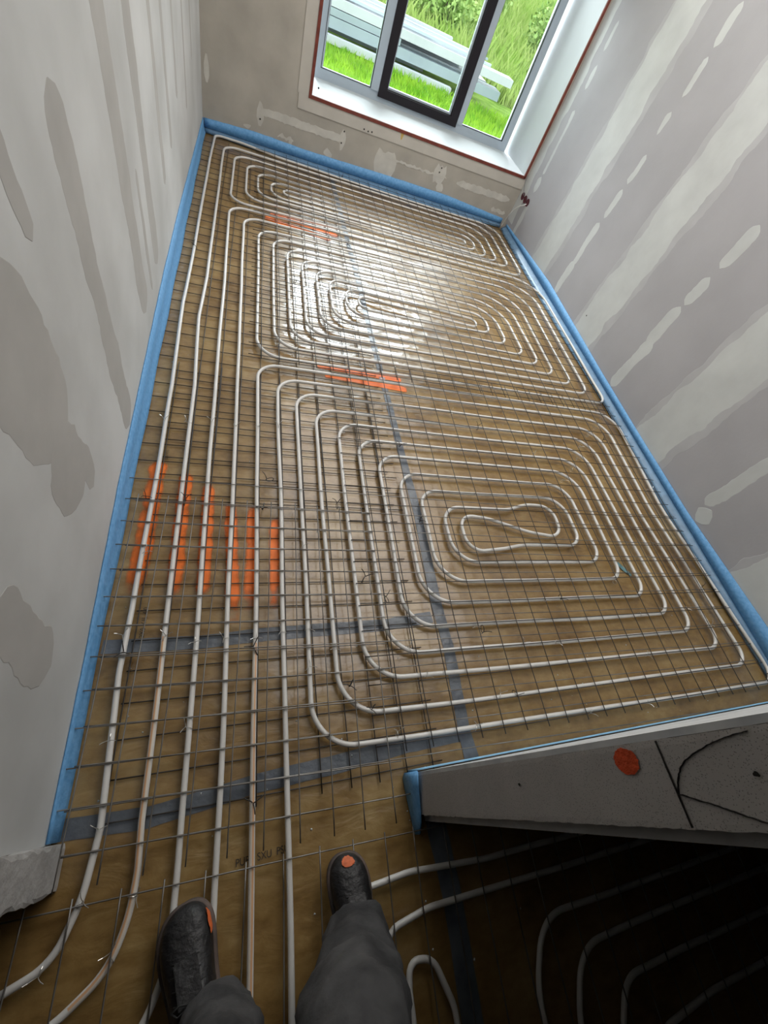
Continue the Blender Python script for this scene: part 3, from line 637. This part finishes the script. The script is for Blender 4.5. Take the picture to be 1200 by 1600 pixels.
# corridor pipes
pipe([(.28, -1.0, 0), (.27, -.45, .1), (.30, -.275, .1), (.533, -.257, .3), (.80, -.281, .5), (1.05, -.284, .5), (2.45, -.284, 0)], 'corridor pipe passing closest behind the block partition', 4.0)
pipe([(.395, -1.0, 0), (.40, -.47, .1), (.455, -.375, .06), (.577, -.353, .3), (1.1, -.356, .5), (2.45, -.356, 0)], 'corridor pipe curving from the trousers to run second behind the block partition', 5.0)
pipe([(.49, -1.0, 0), (.49, -.50, .1), (.50, -.445, .03), (.57, -.455, .05), (.612, -.56, .1), (.62, -1.0, 0)], 'corridor pipe bent into a tight loop beside the trousers', 6.0)
pipe([(2.45, -.457, 0), (1.2, -.460, .4), (.95, -.455, .15), (.872, -.60, .2), (.87, -1.3, 0)], 'corridor pipe with the outermost bend in the shade', 7.0)
pipe([(2.45, -.545, 0), (1.3, -.542, .4), (1.06, -.545, .15), (.985, -.69, .2), (.98, -1.3, 0)], 'corridor pipe with the second bend in the shade', 8.0)
pipe([(2.45, -.650, 0), (1.45, -.642, .4), (1.19, -.645, .1), (1.11, -.76, .2), (1.10, -1.3, 0)], 'corridor pipe with the third bend in the shade', 9.0)
pipe([(2.45, -.755, 0), (1.5, -.757, .4), (1.24, -.78, .1), (1.22, -.9, .1), (1.22, -1.3, 0)], 'corridor pipe with the innermost bend in the shade', 10.0)

# ------------------------------------------------------------------ tie wires
def tie_mesh(r, s):
    pts = []
    for k in range(19):
        a = 2 * math.pi * k / 18 * 1.08; pts.append((.0125 * math.cos(a) * s, .004 * math.sin(a * .5), .024 + .0125 * math.sin(a) * s))
    V, Fc = tube(pts, r, 5)
    for e in (1, -1):
        p2 = [(.011 * s, .001 * e, .030), (.013 * s, .006 * e, .042), (.016 * s, .012 * e, .050), (.020 * s, .020 * e, .053)]
        v2, f2 = tube(p2, r, 5); n0 = len(V); V += v2; Fc += [tuple(i + n0 for i in f) for f in f2]
    me = D.meshes.new('tie_wire'); me.from_pydata(V, [], Fc); me.update(); return me
mb, msv = tie_mesh(.0013, 1.0), tie_mesh(.0010, .9)
mb.materials.append(M_tie); msv.materials.append(M_ties)
blk = [[0.13, 1.2], [-0.2, 1.06], [-0.33, 1.07], [0.1, 1.05], [0.43, 1.07], [1.36, 1.69], [0.51, 0.7], [-0.31, 0.46], [0.08, 0.44], [0.09, 0.0], [-0.32, 3.01], [0.3, 2.86], [0.41, 0.3], [0.48, 0.21], [0.6, 0.61], [1.08, 0.19], [2.4, 1.72], [2.44, 2.74], [2.52, 0.6], [0.83, 1.01], [1.49, 0.59], [1.01, 0.46], [0.8, 1.49], [2.66, 0.11], [0.79, 4.86], [0.77, 2.9], [0.74, 3.55]]
blk_lab = ['ring-shaped black tie wire between the fifth and sixth straight pipes, above the spray marks', 'black tie wire on the second spray streak', 'black tie wire on the first spray streak nearest the white wall', 'black tie wire at the top of the fifth spray streak', 'black tie wire on the near spiral, level with the top of the spray marks', 'curled black tie wire on the upper rows of the near spiral, near their middle', 'black tie wire standing off the foil left of the long floor tape', 'black tie wire on the first straight pipe at the far floor tape', 'black tie wire on the fifth straight pipe at the far floor tape', 'black tie wire on the fifth straight pipe at the threshold tape',
 'black tie wire on the first straight pipe, far down the room', 'black tie wire inside the left bends of the middle spiral', 'black tie wire on the lower left bend of the near spiral, second pipe', 'black tie wire under the lower left bend of the near spiral, beside the threshold', 'black tie wire on a left run of the near spiral near the tape end', 'upright black tie wire on the second lowest row of the near spiral', 'black tie wire on the upper right bends of the near spiral', 'black tie wire at the right bends of the middle spiral, beside the blue strip', 'black tie wire on the outer right runs of the near spiral',
 'black tie wire on the long floor tape beside the figure-eight centre', 'black tie wire on the row under the figure-eight centre', 'black tie wire on the foil just beside the long floor tape, lower part', 'black tie wire on the long floor tape above the figure-eight centre', 'black tie wire in the lower right corner bend by the blue strip', 'black tie wire on the outermost row of the far spiral, under the window', 'black tie wire in the bright centre of the middle spiral', 'black tie wire on the floor tape between the far and middle spirals']
for i, (x, y) in enumerate(blk):
    o = D.objects.new('tie_wire', mb); COL.objects.link(o); o.location = (x, y, .002); o.rotation_euler = (0, 0, random.random() * 6.28); s = 1 + random.random() * .5; o.scale = (s, s, 1)
    tag(o, blk_lab[i], 'tie wire', 'black tie wires')
slv = [[-0.33, 0.51], [-0.21, 0.5], [-0.12, 0.49], [-0.018, 0.49], [0.08, 0.49], [0.176, 0.5], [0.265, .5], [-0.322, 0.22], [-0.31, -0.01], [-0.113, 0.22], [-0.21, -0.16], [0.56, 0.11], [1.37, 0.38], [1.39, 0.58], [2.3, 0.5], [2.43, 0.39], [1.95, 0.48], [1.42, 0.085], [0.87, 0.09], [1.88, 0.28], [1.75, 0.085], [0.71, 0.30], [1.01, 0.19], [1.89, 0.66], [0.66, 0.4], [-0.325, -0.15], [-0.235, -0.26], [-0.38, -0.25], [-0.33, -0.345], [0.26, 0.85], [0.36, 0.43], [0.26, 0.36], [0.97, 0.477], [1.19, 0.379],
       [-.31, .82], [-.322, 1.48], [-.222, 1.49], [-.128, 1.5], [-.03, 1.5], [.07, 1.51], [.174, 1.52], [2.25, 1.75], [2.12, 1.63], [2.05, 1.52], [1.96, 1.42], [2.36, 1.83], [2.55, 1.3], [1.84, 1.32], [1.2, 1.785], [1.7, 1.5]]
for i, (x, y) in enumerate(slv):
    o = D.objects.new('tie_wire', msv); COL.objects.link(o); o.location = (x, y, .002); o.rotation_euler = (0, 0, random.random() * 6.28)
    tag(o, 'tiny bright silver tie wire clipped round a white pipe', 'tie wire', 'silver tie wires')

n_ = 130; V = []; Fc = []
for i in range(n_):
    x = random.uniform(-.36, 2.55); y = random.uniform(-.5, 2.2) ** 1 if i % 3 else random.uniform(-.1, .6); z = float(floor_h(x, y)) + .002; r_ = random.uniform(.0015, .004); n0 = len(V)
    for k in range(4): a = k * 1.57 + random.random(); V.append((x + r_ * math.cos(a), y + r_ * math.sin(a), z))
    V.append((x, y, z + r_)); Fc += [(n0 + k, n0 + (k + 1) % 4, n0 + 4) for k in range(4)] + [(n0 + 3, n0 + 2, n0 + 1, n0)]
tag(mesh('plaster_crumbs', V, Fc, M_white), 'tiny white plaster crumbs scattered on the brown foil', 'debris', kind='stuff')

# ------------------------------------------------------------------ socket boxes and cables by the far corner
sock = empty('socket_box', (XR, 4.83, .36)); tag(sock, 'row of three dark red flush socket boxes low in the grey plasterboard wall', 'socket box')
for dy in (.075, 0, -.075):
    bm = bmesh.new(); n = 24
    ring = lambda r, x: [bm.verts.new((x, dy + r * math.cos(2 * math.pi * k / n), r * math.sin(2 * math.pi * k / n))) for k in range(n)]
    a, b_, c = ring(.034, -.0015), ring(.034, -.0045), ring(.029, -.0045); d_ = ring(.029, -.002)
    for p, q in ((a, b_), (b_, c), (c, d_)):
        for k in range(n): bm.faces.new((p[k], p[(k + 1) % n], q[(k + 1) % n], q[k]))
    bm.faces.new(d_); bmesh.ops.recalc_face_normals(bm, faces=bm.faces)
    me = D.meshes.new('box_cup'); bm.to_mesh(me); bm.free(); link('box_cup', me, M_box, sock)
def cable(name, pts, r, m, label):
    C = [Vector(p) for p in pts]; out = []
    for i in range(len(C) - 1):
        p0 = C[max(i - 1, 0)]; p1 = C[i]; p2 = C[i + 1]; p3 = C[min(i + 2, len(C) - 1)]
        for t in range(6):
            u = t / 6; out.append(0.5 * ((2 * p1) + (p2 - p0) * u + (2 * p0 - 5 * p1 + 4 * p2 - p3) * u * u + (3 * p1 - p0 - 3 * p2 + p3) * u ** 3))
    out.append(C[-1]); V, Fc = tube(out, r, 6); o = mesh(name, V, Fc, m, smooth=True); tag(o, label, 'cable'); return o
cable('cable', [(2.697, 4.76, .345), (2.675, 4.765, .325), (2.655, 4.81, .29), (2.645, 4.87, .22), (2.648, 4.93, .13), (2.655, 4.965, .06), (2.655, 4.975, .02)], .004, M_cable, 'white cable curving from the socket boxes down into the corner')
cable('cable', [(2.697, 4.90, .37), (2.688, 4.93, .41), (2.682, 4.965, .46), (2.68, 4.985, .52)], .003, mat('grey_cable', col=(.2, .2, .21), rough=.6), 'thin grey cable rising from the socket boxes to the sill corner')

# ------------------------------------------------------------------ person (legs in work trousers, shoes)
M_trouser = mat('dark_grey_work_fabric', col=(0.045, 0.045, 0.047), rough=0.9, cols=[(0.022, 0.022, 0.024), (0.085, 0.084, 0.085)], vscale=11, bump=0.8, bscale=18)
M_shoe = mat('black_shoe_leather', col=(0.012, 0.012, 0.013), rough=0.5, cols=[(0.004, 0.004, 0.005), (0.018, 0.017, 0.018)], vscale=24, bump=0.5, bscale=50)
M_sole = mat('scuffed_grey_sole', col=(0.10, 0.085, 0.075), rough=0.7, cols=[(0.03, 0.028, 0.027), (0.17, 0.12, 0.10)], vscale=16)
M_lace = mat('black_lace', col=(0.02, 0.02, 0.02), rough=0.8)
M_opaint = mat('orange_paint_smear', col=(0.62, 0.13, 0.035), rough=0.6, var=.25, vscale=60)
person = empty('person', (.16, -.42, .045)); tag(person, 'person standing on the mesh in dark grey work trousers and black safety shoes', 'person')
PL = Vector((.16, -.42, .045))
def skinned(name, verts, edges, radii, m, parent, sub=2):
    me = D.meshes.new(name); me.from_pydata([tuple(Vector(v) - PL) for v in verts], edges, []); me.update()
    o = link(name, me, m, parent)
    md = o.modifiers.new('skin', 'SKIN'); md.use_smooth_shade = True
    for i, r in enumerate(radii): me.skin_vertices[0].data[i].radius = (r if isinstance(r, tuple) else (r, r))
    me.skin_vertices[0].data[0].use_root = True
    s = o.modifiers.new('sub', 'SUBSURF'); s.levels = s.render_levels = sub
    return o
TV = [(.12, -.62, 1.00), (.12, -.62, .90),
      (.200, -.60, .84), (.205, -.53, .70), (.215, -.44, .56), (.235, -.385, .47), (.285, -.375, .32), (.328, -.350, .17), (.338, -.335, .105),
      (.045, -.60, .84), (.03, -.55, .70), (.015, -.455, .56), (.008, -.415, .47), (.005, -.415, .32), (.002, -.412, .17), (.000, -.405, .11)]
TE = [(0, 1), (1, 2), (2, 3), (3, 4), (4, 5), (5, 6), (6, 7), (7, 8), (1, 9), (9, 10), (10, 11), (11, 12), (12, 13), (13, 14), (14, 15)]
TRd = [(.17, .12), (.165, .12), .110, .118, .118, .116, .106, .088, .083, .100, .104, .100, .098, .092, .088, .084]
tro = skinned('trousers', TV, TE, TRd, M_trouser, person, 3)
tx = D.textures.new('folds', 'CLOUDS'); tx.noise_scale = .055; tx.noise_depth = 2
dm = tro.modifiers.new('folds', 'DISPLACE'); dm.texture = tx; dm.strength = .034; dm.mid_level = .5; dm.texture_coords = 'LOCAL'
def shoe(loc, rz, side, dot):
    """shoe pointing to local +y, toe at y = 0"""
    st = [(-.295, .020, .062), (-.285, .034, .085), (-.255, .041, .098), (-.215, .041, .104), (-.175, .041, .098), (-.140, .044, .082), (-.105, .048, .070), (-.070, .050, .061), (-.040, .047, .055), (-.018, .037, .048), (-.005, .022, .038), (0.0, .008, .027)]
    root = empty('shoe', Vector(loc) - PL, rz); root.parent = person
    def loft(name, m, f, par, n=18):
        V = []; Fc = []
        for (y, w_, h_) in st:
            for k in range(n): V.append(f(y, w_, h_, 2 * math.pi * k / n))
        for i in range(len(st) - 1):
            for k in range(n): Fc.append((i * n + k, i * n + (k + 1) % n, (i + 1) * n + (k + 1) % n, (i + 1) * n + k))
        Fc += [tuple(range(n)), tuple((len(st) - 1) * n + k for k in range(n - 1, -1, -1))]
        o = mesh(name, V, Fc, m, par, smooth=True)
        bm = bmesh.new(); bm.from_mesh(o.data); bmesh.ops.recalc_face_normals(bm, faces=bm.faces); bm.to_mesh(o.data); bm.free()
        s = o.modifiers.new('s', 'SUBSURF'); s.levels = s.render_levels = 1; return o
    sg = lambda v, p: math.copysign(abs(v) ** p, v)
    cx = lambda y: side * (.010 * math.sin((y + .3) / .3 * math.pi) - .004)
    up = loft('upper', M_shoe, lambda y, w_, h_, a: (cx(y) + w_ * .96 * sg(math.cos(a), .75), y * .985, .014 + (h_ - .014) * max(0.0, math.sin(a)) ** .75 if math.sin(a) > 0 else .014 + .010 * math.sin(a)), root)
    loft('sole', M_sole, lambda y, w_, h_, a: (cx(y) + (w_ + .0045) * sg(math.cos(a), .5), y * 1.0 + (.003 if y > -.02 else 0), .0105 + .0105 * sg(math.sin(a), .5)), root)
    # toe guard line, tongue, laces, lace bow
    def top_h(y): return float(np.interp(y, [s[0] for s in st], [s[2] for s in st]))
    tongue = boxes('tongue', [(-.020, .020, -.175, -.095, .0, .006)], M_shoe, root, bevel=.002)
    tongue.location = (cx(-.13), .0, .073); tongue.rotation_euler = (-.33, 0, 0); tongue.location.z = .035
    for i in range(4):
        y = -.092 - i * .022; h_ = top_h(y) + .002; V, Fc = tube([(cx(y) - .027, y + .004, h_ - .012), (cx(y) - .014, y + .001, h_ - .001), (cx(y), y, h_ + .002), (cx(y) + .014, y - .001, h_ - .001), (cx(y) + .027, y - .004, h_ - .012)], .0022, 6)
        mesh('lace', V, Fc, M_lace, root, smooth=True)
    for s_ in (1, -1):
        V, Fc = tube([(cx(-.16), -.16, .102), (cx(-.16) + s_ * .015, -.15, .108), (cx(-.16) + s_ * .030, -.155, .100), (cx(-.16) + s_ * .022, -.168, .100), (cx(-.16), -.162, .103)], .0020, 6); mesh('lace', V, Fc, M_lace, root, smooth=True)
    # orange paint on the toe: patch lofted on the upper surface
    V = []; Fc = []; nu, nv = 9, 9
    y0, y1, a0, a1 = dot
    for i in range(nu):
        for j in range(nv):
            u = i / (nu - 1) * 2 - 1; v = j / (nv - 1) * 2 - 1; k = math.hypot(u, v); 
            if k > 1: u, v = u / k, v / k
            jt = 1 + .25 * (random.random() - .5) if k > .7 else 1
            y = (y0 + y1) / 2 + (y1 - y0) / 2 * u * jt; a = (a0 + a1) / 2 + (a1 - a0) / 2 * v * jt
            w_ = float(np.interp(y, [s[0] for s in st], [s[1] for s in st])); h_ = top_h(y)
            V.append((cx(y) + (w_ * .96 + .0015) * sg(math.cos(a), .75), y * .985 + .0012, .0145 + (h_ + .0012 - .014) * max(0, math.sin(a)) ** .75))
    for i in range(nu - 1):
        for j in range(nv - 1): Fc.append((i * nv + j, i * nv + j + 1, (i + 1) * nv + j + 1, (i + 1) * nv + j))
    o = mesh('paint_smear', V, Fc, M_opaint, root, smooth=True); o['label'] = 'orange paint smear on the toe cap'
    return root
shoe((.335, -.172, .044), math.radians(2), 1, (-.030, -.006, 1.25, 1.9)).scale = (1.18, 1, 1.1)
shoe((-.090, -.196, .044), math.radians(16), -1, (-.080, -.030, .30, .62)).scale = (1.28, 1.02, 1.1)

# ------------------------------------------------------------------ outside: garden, stacked profiles, bushes
def gz(x, y): return -0.12 + 0.075 * np.maximum(0, y - 13.2) + 0.10 * (vnoise(np.asarray(x) * .7, np.asarray(y) * .7) - .5)
M_lawn = mat('lawn_ground', col=(0.16, 0.26, 0.04), rough=1.0, cols=[(0.09, 0.17, 0.02), (0.24, 0.36, 0.07)], vscale=3, spec=0.1)
M_blade = mat('grass_blade', col=(0.20, 0.42, 0.03), rough=0.7, cols=[(0.12, 0.32, 0.010), (0.34, 0.54, 0.04)], vscale=2.5, spec=0.2)
M_blade2 = mat('meadow_blade', col=(0.27, 0.42, 0.09), rough=0.8, cols=[(0.22, 0.36, 0.05), (0.46, 0.54, 0.18)], vscale=1.6, spec=0.2)
gx = np.linspace(-14, 34, 120); gy = np.concatenate([np.linspace(5.7, 16, 60), np.linspace(16.5, 60, 60)])
X_, Y_ = np.meshgrid(gx, gy, indexing='ij'); Z_ = gz(X_, Y_); i_ = np.arange(X_.size).reshape(X_.shape)
F_ = np.stack([i_[:-1, :-1], i_[1:, :-1], i_[1:, 1:], i_[:-1, 1:]], -1).reshape(-1, 4)
o = fastmesh('ground_garden', np.stack([X_, Y_, Z_], -1).reshape(-1, 3), F_, M_lawn); tag(o, 'green garden ground outside the window', kind='structure')
def blades(name, n, xf, yf, h0, h1, wd, m, label):
    x = xf(n); y = yf(n, x); h = rng.uniform(h0, h1, n); a = rng.uniform(0, 6.28, n); l = rng.uniform(.1, .6, n) * h; a2 = rng.uniform(0, 6.28, n)
    z = gz(x, y); dx, dy = np.cos(a) * wd, np.sin(a) * wd; lx, ly = np.cos(a2) * l, np.sin(a2) * l
    V = np.stack([np.stack([x - dx, y - dy, z - .02], -1), np.stack([x + dx, y + dy, z - .02], -1), np.stack([x + lx * .35 + dx * .7, y + ly * .35 + dy * .7, z + h * .55], -1), np.stack([x + lx, y + ly, z + h], -1)], 1).reshape(-1, 3)
    b0 = np.arange(n)[:, None] * 4; Fq = b0 + np.array([[0, 1, 2, 3]])
    o = fastmesh(name, V, Fq, m, smooth=False); tag(o, label, 'grass', kind='stuff'); return o
blades('lawn_grass', 42000, lambda n: rng.uniform(-1.5, 9, n), lambda n, x: rng.uniform(7.6, 11.03, n), .04, .16, .006, M_blade, 'bright green grass in front of the stacked profiles')
blades('meadow_grass', 60000, lambda n: rng.uniform(-3, 26, n), lambda n, x: 12.75 + rng.random(n) ** 1.6 * 22, .15, .6, .016, M_blade2, 'taller yellow-green meadow behind the stacked profiles')
M_prof = mat('white_profile', col=(0.46, 0.48, 0.49), rough=0.4, var=.05, vscale=2)
M_prof2 = mat('grey_profile', col=(0.27, 0.32, 0.34), rough=0.45, var=.06, vscale=2)
M_prof3 = mat('bluish_profile', col=(0.38, 0.45, 0.54), rough=0.4, var=.05, vscale=2)
def prof(x0, x1, y0, y1, z0, z1, m, label, rz=0.0, rx=0.0):
    """long U-shaped profile: web plus two flanges, open downwards"""
    t = .012; Lx = x1 - x0; W = y1 - y0; H = z1 - z0
    o = boxes('long_profile', [(0, Lx, 0, W, H - t, H), (0, Lx, 0, t, 0, H - t), (0, Lx, W - t, W, 0, H - t)], m)
    o.location = (x0, y0, z0 - .08); o.rotation_euler = (rx, 0, rz)
    tag(o, label, 'profile', 'long white profiles stacked on the lawn'); return o
prof(-2.5, 3.55, 11.05, 11.20, .00, .10, M_prof, 'lowest white beam lying nearest the window, carrying the stack', rz=-.02)
prof(-2.5, 3.2, 12.0, 12.15, .00, .10, M_prof, 'lowest white beam at the back carrying the stack')
prof(-2.5, 4.62, 11.22, 11.62, .16, .30, M_prof2, 'grey-green wide profile on the shaded front of the stack, longest at the right', rz=-.012)
prof(-2.5, 4.45, 11.66, 12.1, .16, .30, M_prof, 'white profile second from the front in the lower layer')
prof(-2.5, 2.45, 11.20, 11.50, .31, .40, M_prof2, 'short grey-green profile ending halfway on the front of the stack')
prof(-2.5, 4.80, 11.30, 11.62, .41, .53, M_prof, 'white top profile jutting farthest to the right', rz=-.02)
prof(-2.5, 4.2, 11.64, 11.90, .41, .52, M_prof3, 'bluish top profile behind the jutting white one')
prof(-2.5, 4.35, 11.92, 12.10, .41, .54, M_prof, 'white top profile third from the front', rz=.006)
prof(-2.5, 1.55, 11.36, 11.70, .54, .64, M_prof, 'short white profile topping the left end of the stack')
prof(-2.5, 3.95, 12.14, 12.30, .30, .50, M_prof3, 'bluish profile low at the back of the stack')
prof(-2.5, 4.6, 12.32, 12.48, .12, .30, M_prof, 'white profile at the very back of the stack', rz=.01)
prof(-2.5, 4.15, 11.76, 11.88, .54, .60, M_prof, 'narrow white profile on the very top, middle')
prof(-2.5, 3.6, 11.96, 12.08, .56, .63, M_prof, 'narrow white profile on the very top, back')
for k, (x1_, y0_, z_, wd_, m_) in enumerate(((4.30, 11.335, .555, .055, M_prof3), (4.05, 11.42, .555, .050, M_prof), (3.10, 11.50, .56, .075, M_prof2), (4.42, 11.905, .555, .035, M_prof2), (3.85, 12.15, .515, .06, M_prof2), (4.28, 12.23, .515, .05, M_prof), (4.72, 12.34, .315, .05, M_prof2), (4.50, 12.42, .32, .05, M_prof))):
    lb_ = ('slim bluish lath on the jutting front profile', 'slim white lath on the jutting front profile', 'grey-green lath on the front of the stack, ending short', 'very narrow grey lath in the middle of the stack top', 'grey lath lying in the back groove of the stack', 'white lath lying in the back groove of the stack', 'lowest grey lath along the back edge of the stack', 'lowest white lath along the back edge of the stack')[k]
    prof(-2.5, x1_, y0_, y0_ + wd_, z_, z_ + .035, m_, lb_, rz=(-.004, .003)[k % 2])
# bushes
def bush(x, y, w_, h_, n, m, mt, label, group=None):
    root = empty('shrub', (x, y, float(gz(x, y)))); tag(root, label, 'shrub', group)
    u = rng.normal(size=(n, 3)); u /= np.linalg.norm(u, axis=1)[:, None]; rr = rng.random(n) ** .35
    c = u * rr[:, None] * np.array([w_ / 2, w_ / 2, h_ / 2]) + np.array([0, 0, h_ / 2]); c *= (1 + .25 * np.sin(c[:, :1] * 9))
    a = rng.normal(size=(n, 3)); a /= np.linalg.norm(a, axis=1)[:, None]; b_ = np.cross(a, rng.normal(size=(n, 3))); b_ /= np.linalg.norm(b_, axis=1)[:, None]; s = rng.uniform(.03, .07, n)[:, None] * (w_ / 1.5)
    V = np.stack([c - a * s, c + b_ * s * .5, c + a * s, c - b_ * s * .5], 1).reshape(-1, 3); Fq = np.arange(n)[:, None] * 4 + np.array([[0, 1, 2, 3]])
    fo = fastmesh('foliage', V, Fq, m, root, smooth=False); fo['kind'] = 'stuff'
    for k in range(4):
        an = k * 1.6; v2, f2 = tube([(0, 0, -.05), (.1 * w_ * math.cos(an), .1 * w_ * math.sin(an), h_ * .35), (.25 * w_ * math.cos(an), .25 * w_ * math.sin(an), h_ * .7)], .02, 5); mesh('stem', v2, f2, mt, root)
    return root
M_l1 = mat('leaf_green', col=(.16, .32, .06), rough=.7, cols=[(.16, .30, .04), (.36, .48, .14)], vscale=4)
M_l2 = mat('leaf_purple', col=(.075, .07, .06), rough=.7, cols=[(.04, .035, .04), (.13, .12, .08)], vscale=5)
M_stem = mat('brown_stem', col=(.10, .07, .045), rough=.9)
for (x, y, w_, h_, lb) in ((4.4, 16.5, 2.0, .9, 'low light green shrub behind the middle of the profile stack'), (8.6, 17.8, 2.2, 1.2, 'round light green shrub seen through the right-hand pane'),
                       (12.5, 21, 3, 1.8, 'tall light green shrub near the pale garden building'), (6.5, 21.5, 3, 1.4, 'wide light green shrub behind the dark sash upright'), (2.0, 20.5, 2.6, 1.2, 'light green shrub far behind the left end of the stack')):
    bush(x, y, w_, h_, 2600, M_l1, M_stem, lb, 'light green shrubs beyond the stack')
bush(8.0, 15.6, .9, 1.3, 2200, M_l2, M_stem, 'dark purplish shrub by the right edge of the window')
# pale garden building far off at the top right
hb = empty('garden_building', (24, 34, 1.2)); tag(hb, 'pale building with pinkish wall far beyond the meadow', 'building')
boxes('wall', [(-3, 5, -1.5, 1.5, -.5, 3.2)], mat('pink_render', col=(.55, .36, .38), rough=.9, var=.1), hb)
boxes('roof', [(-3.4, 5.4, -1.9, 1.9, 3.2, 3.45)], mat('dark_roof', col=(.10, .09, .10), rough=.8), hb)
for k in range(3): boxes('window', [(-2.2 + k * 2.4, -1.0 + k * 2.4, -1.56, -1.49, .8, 2.2)], M_white, hb)
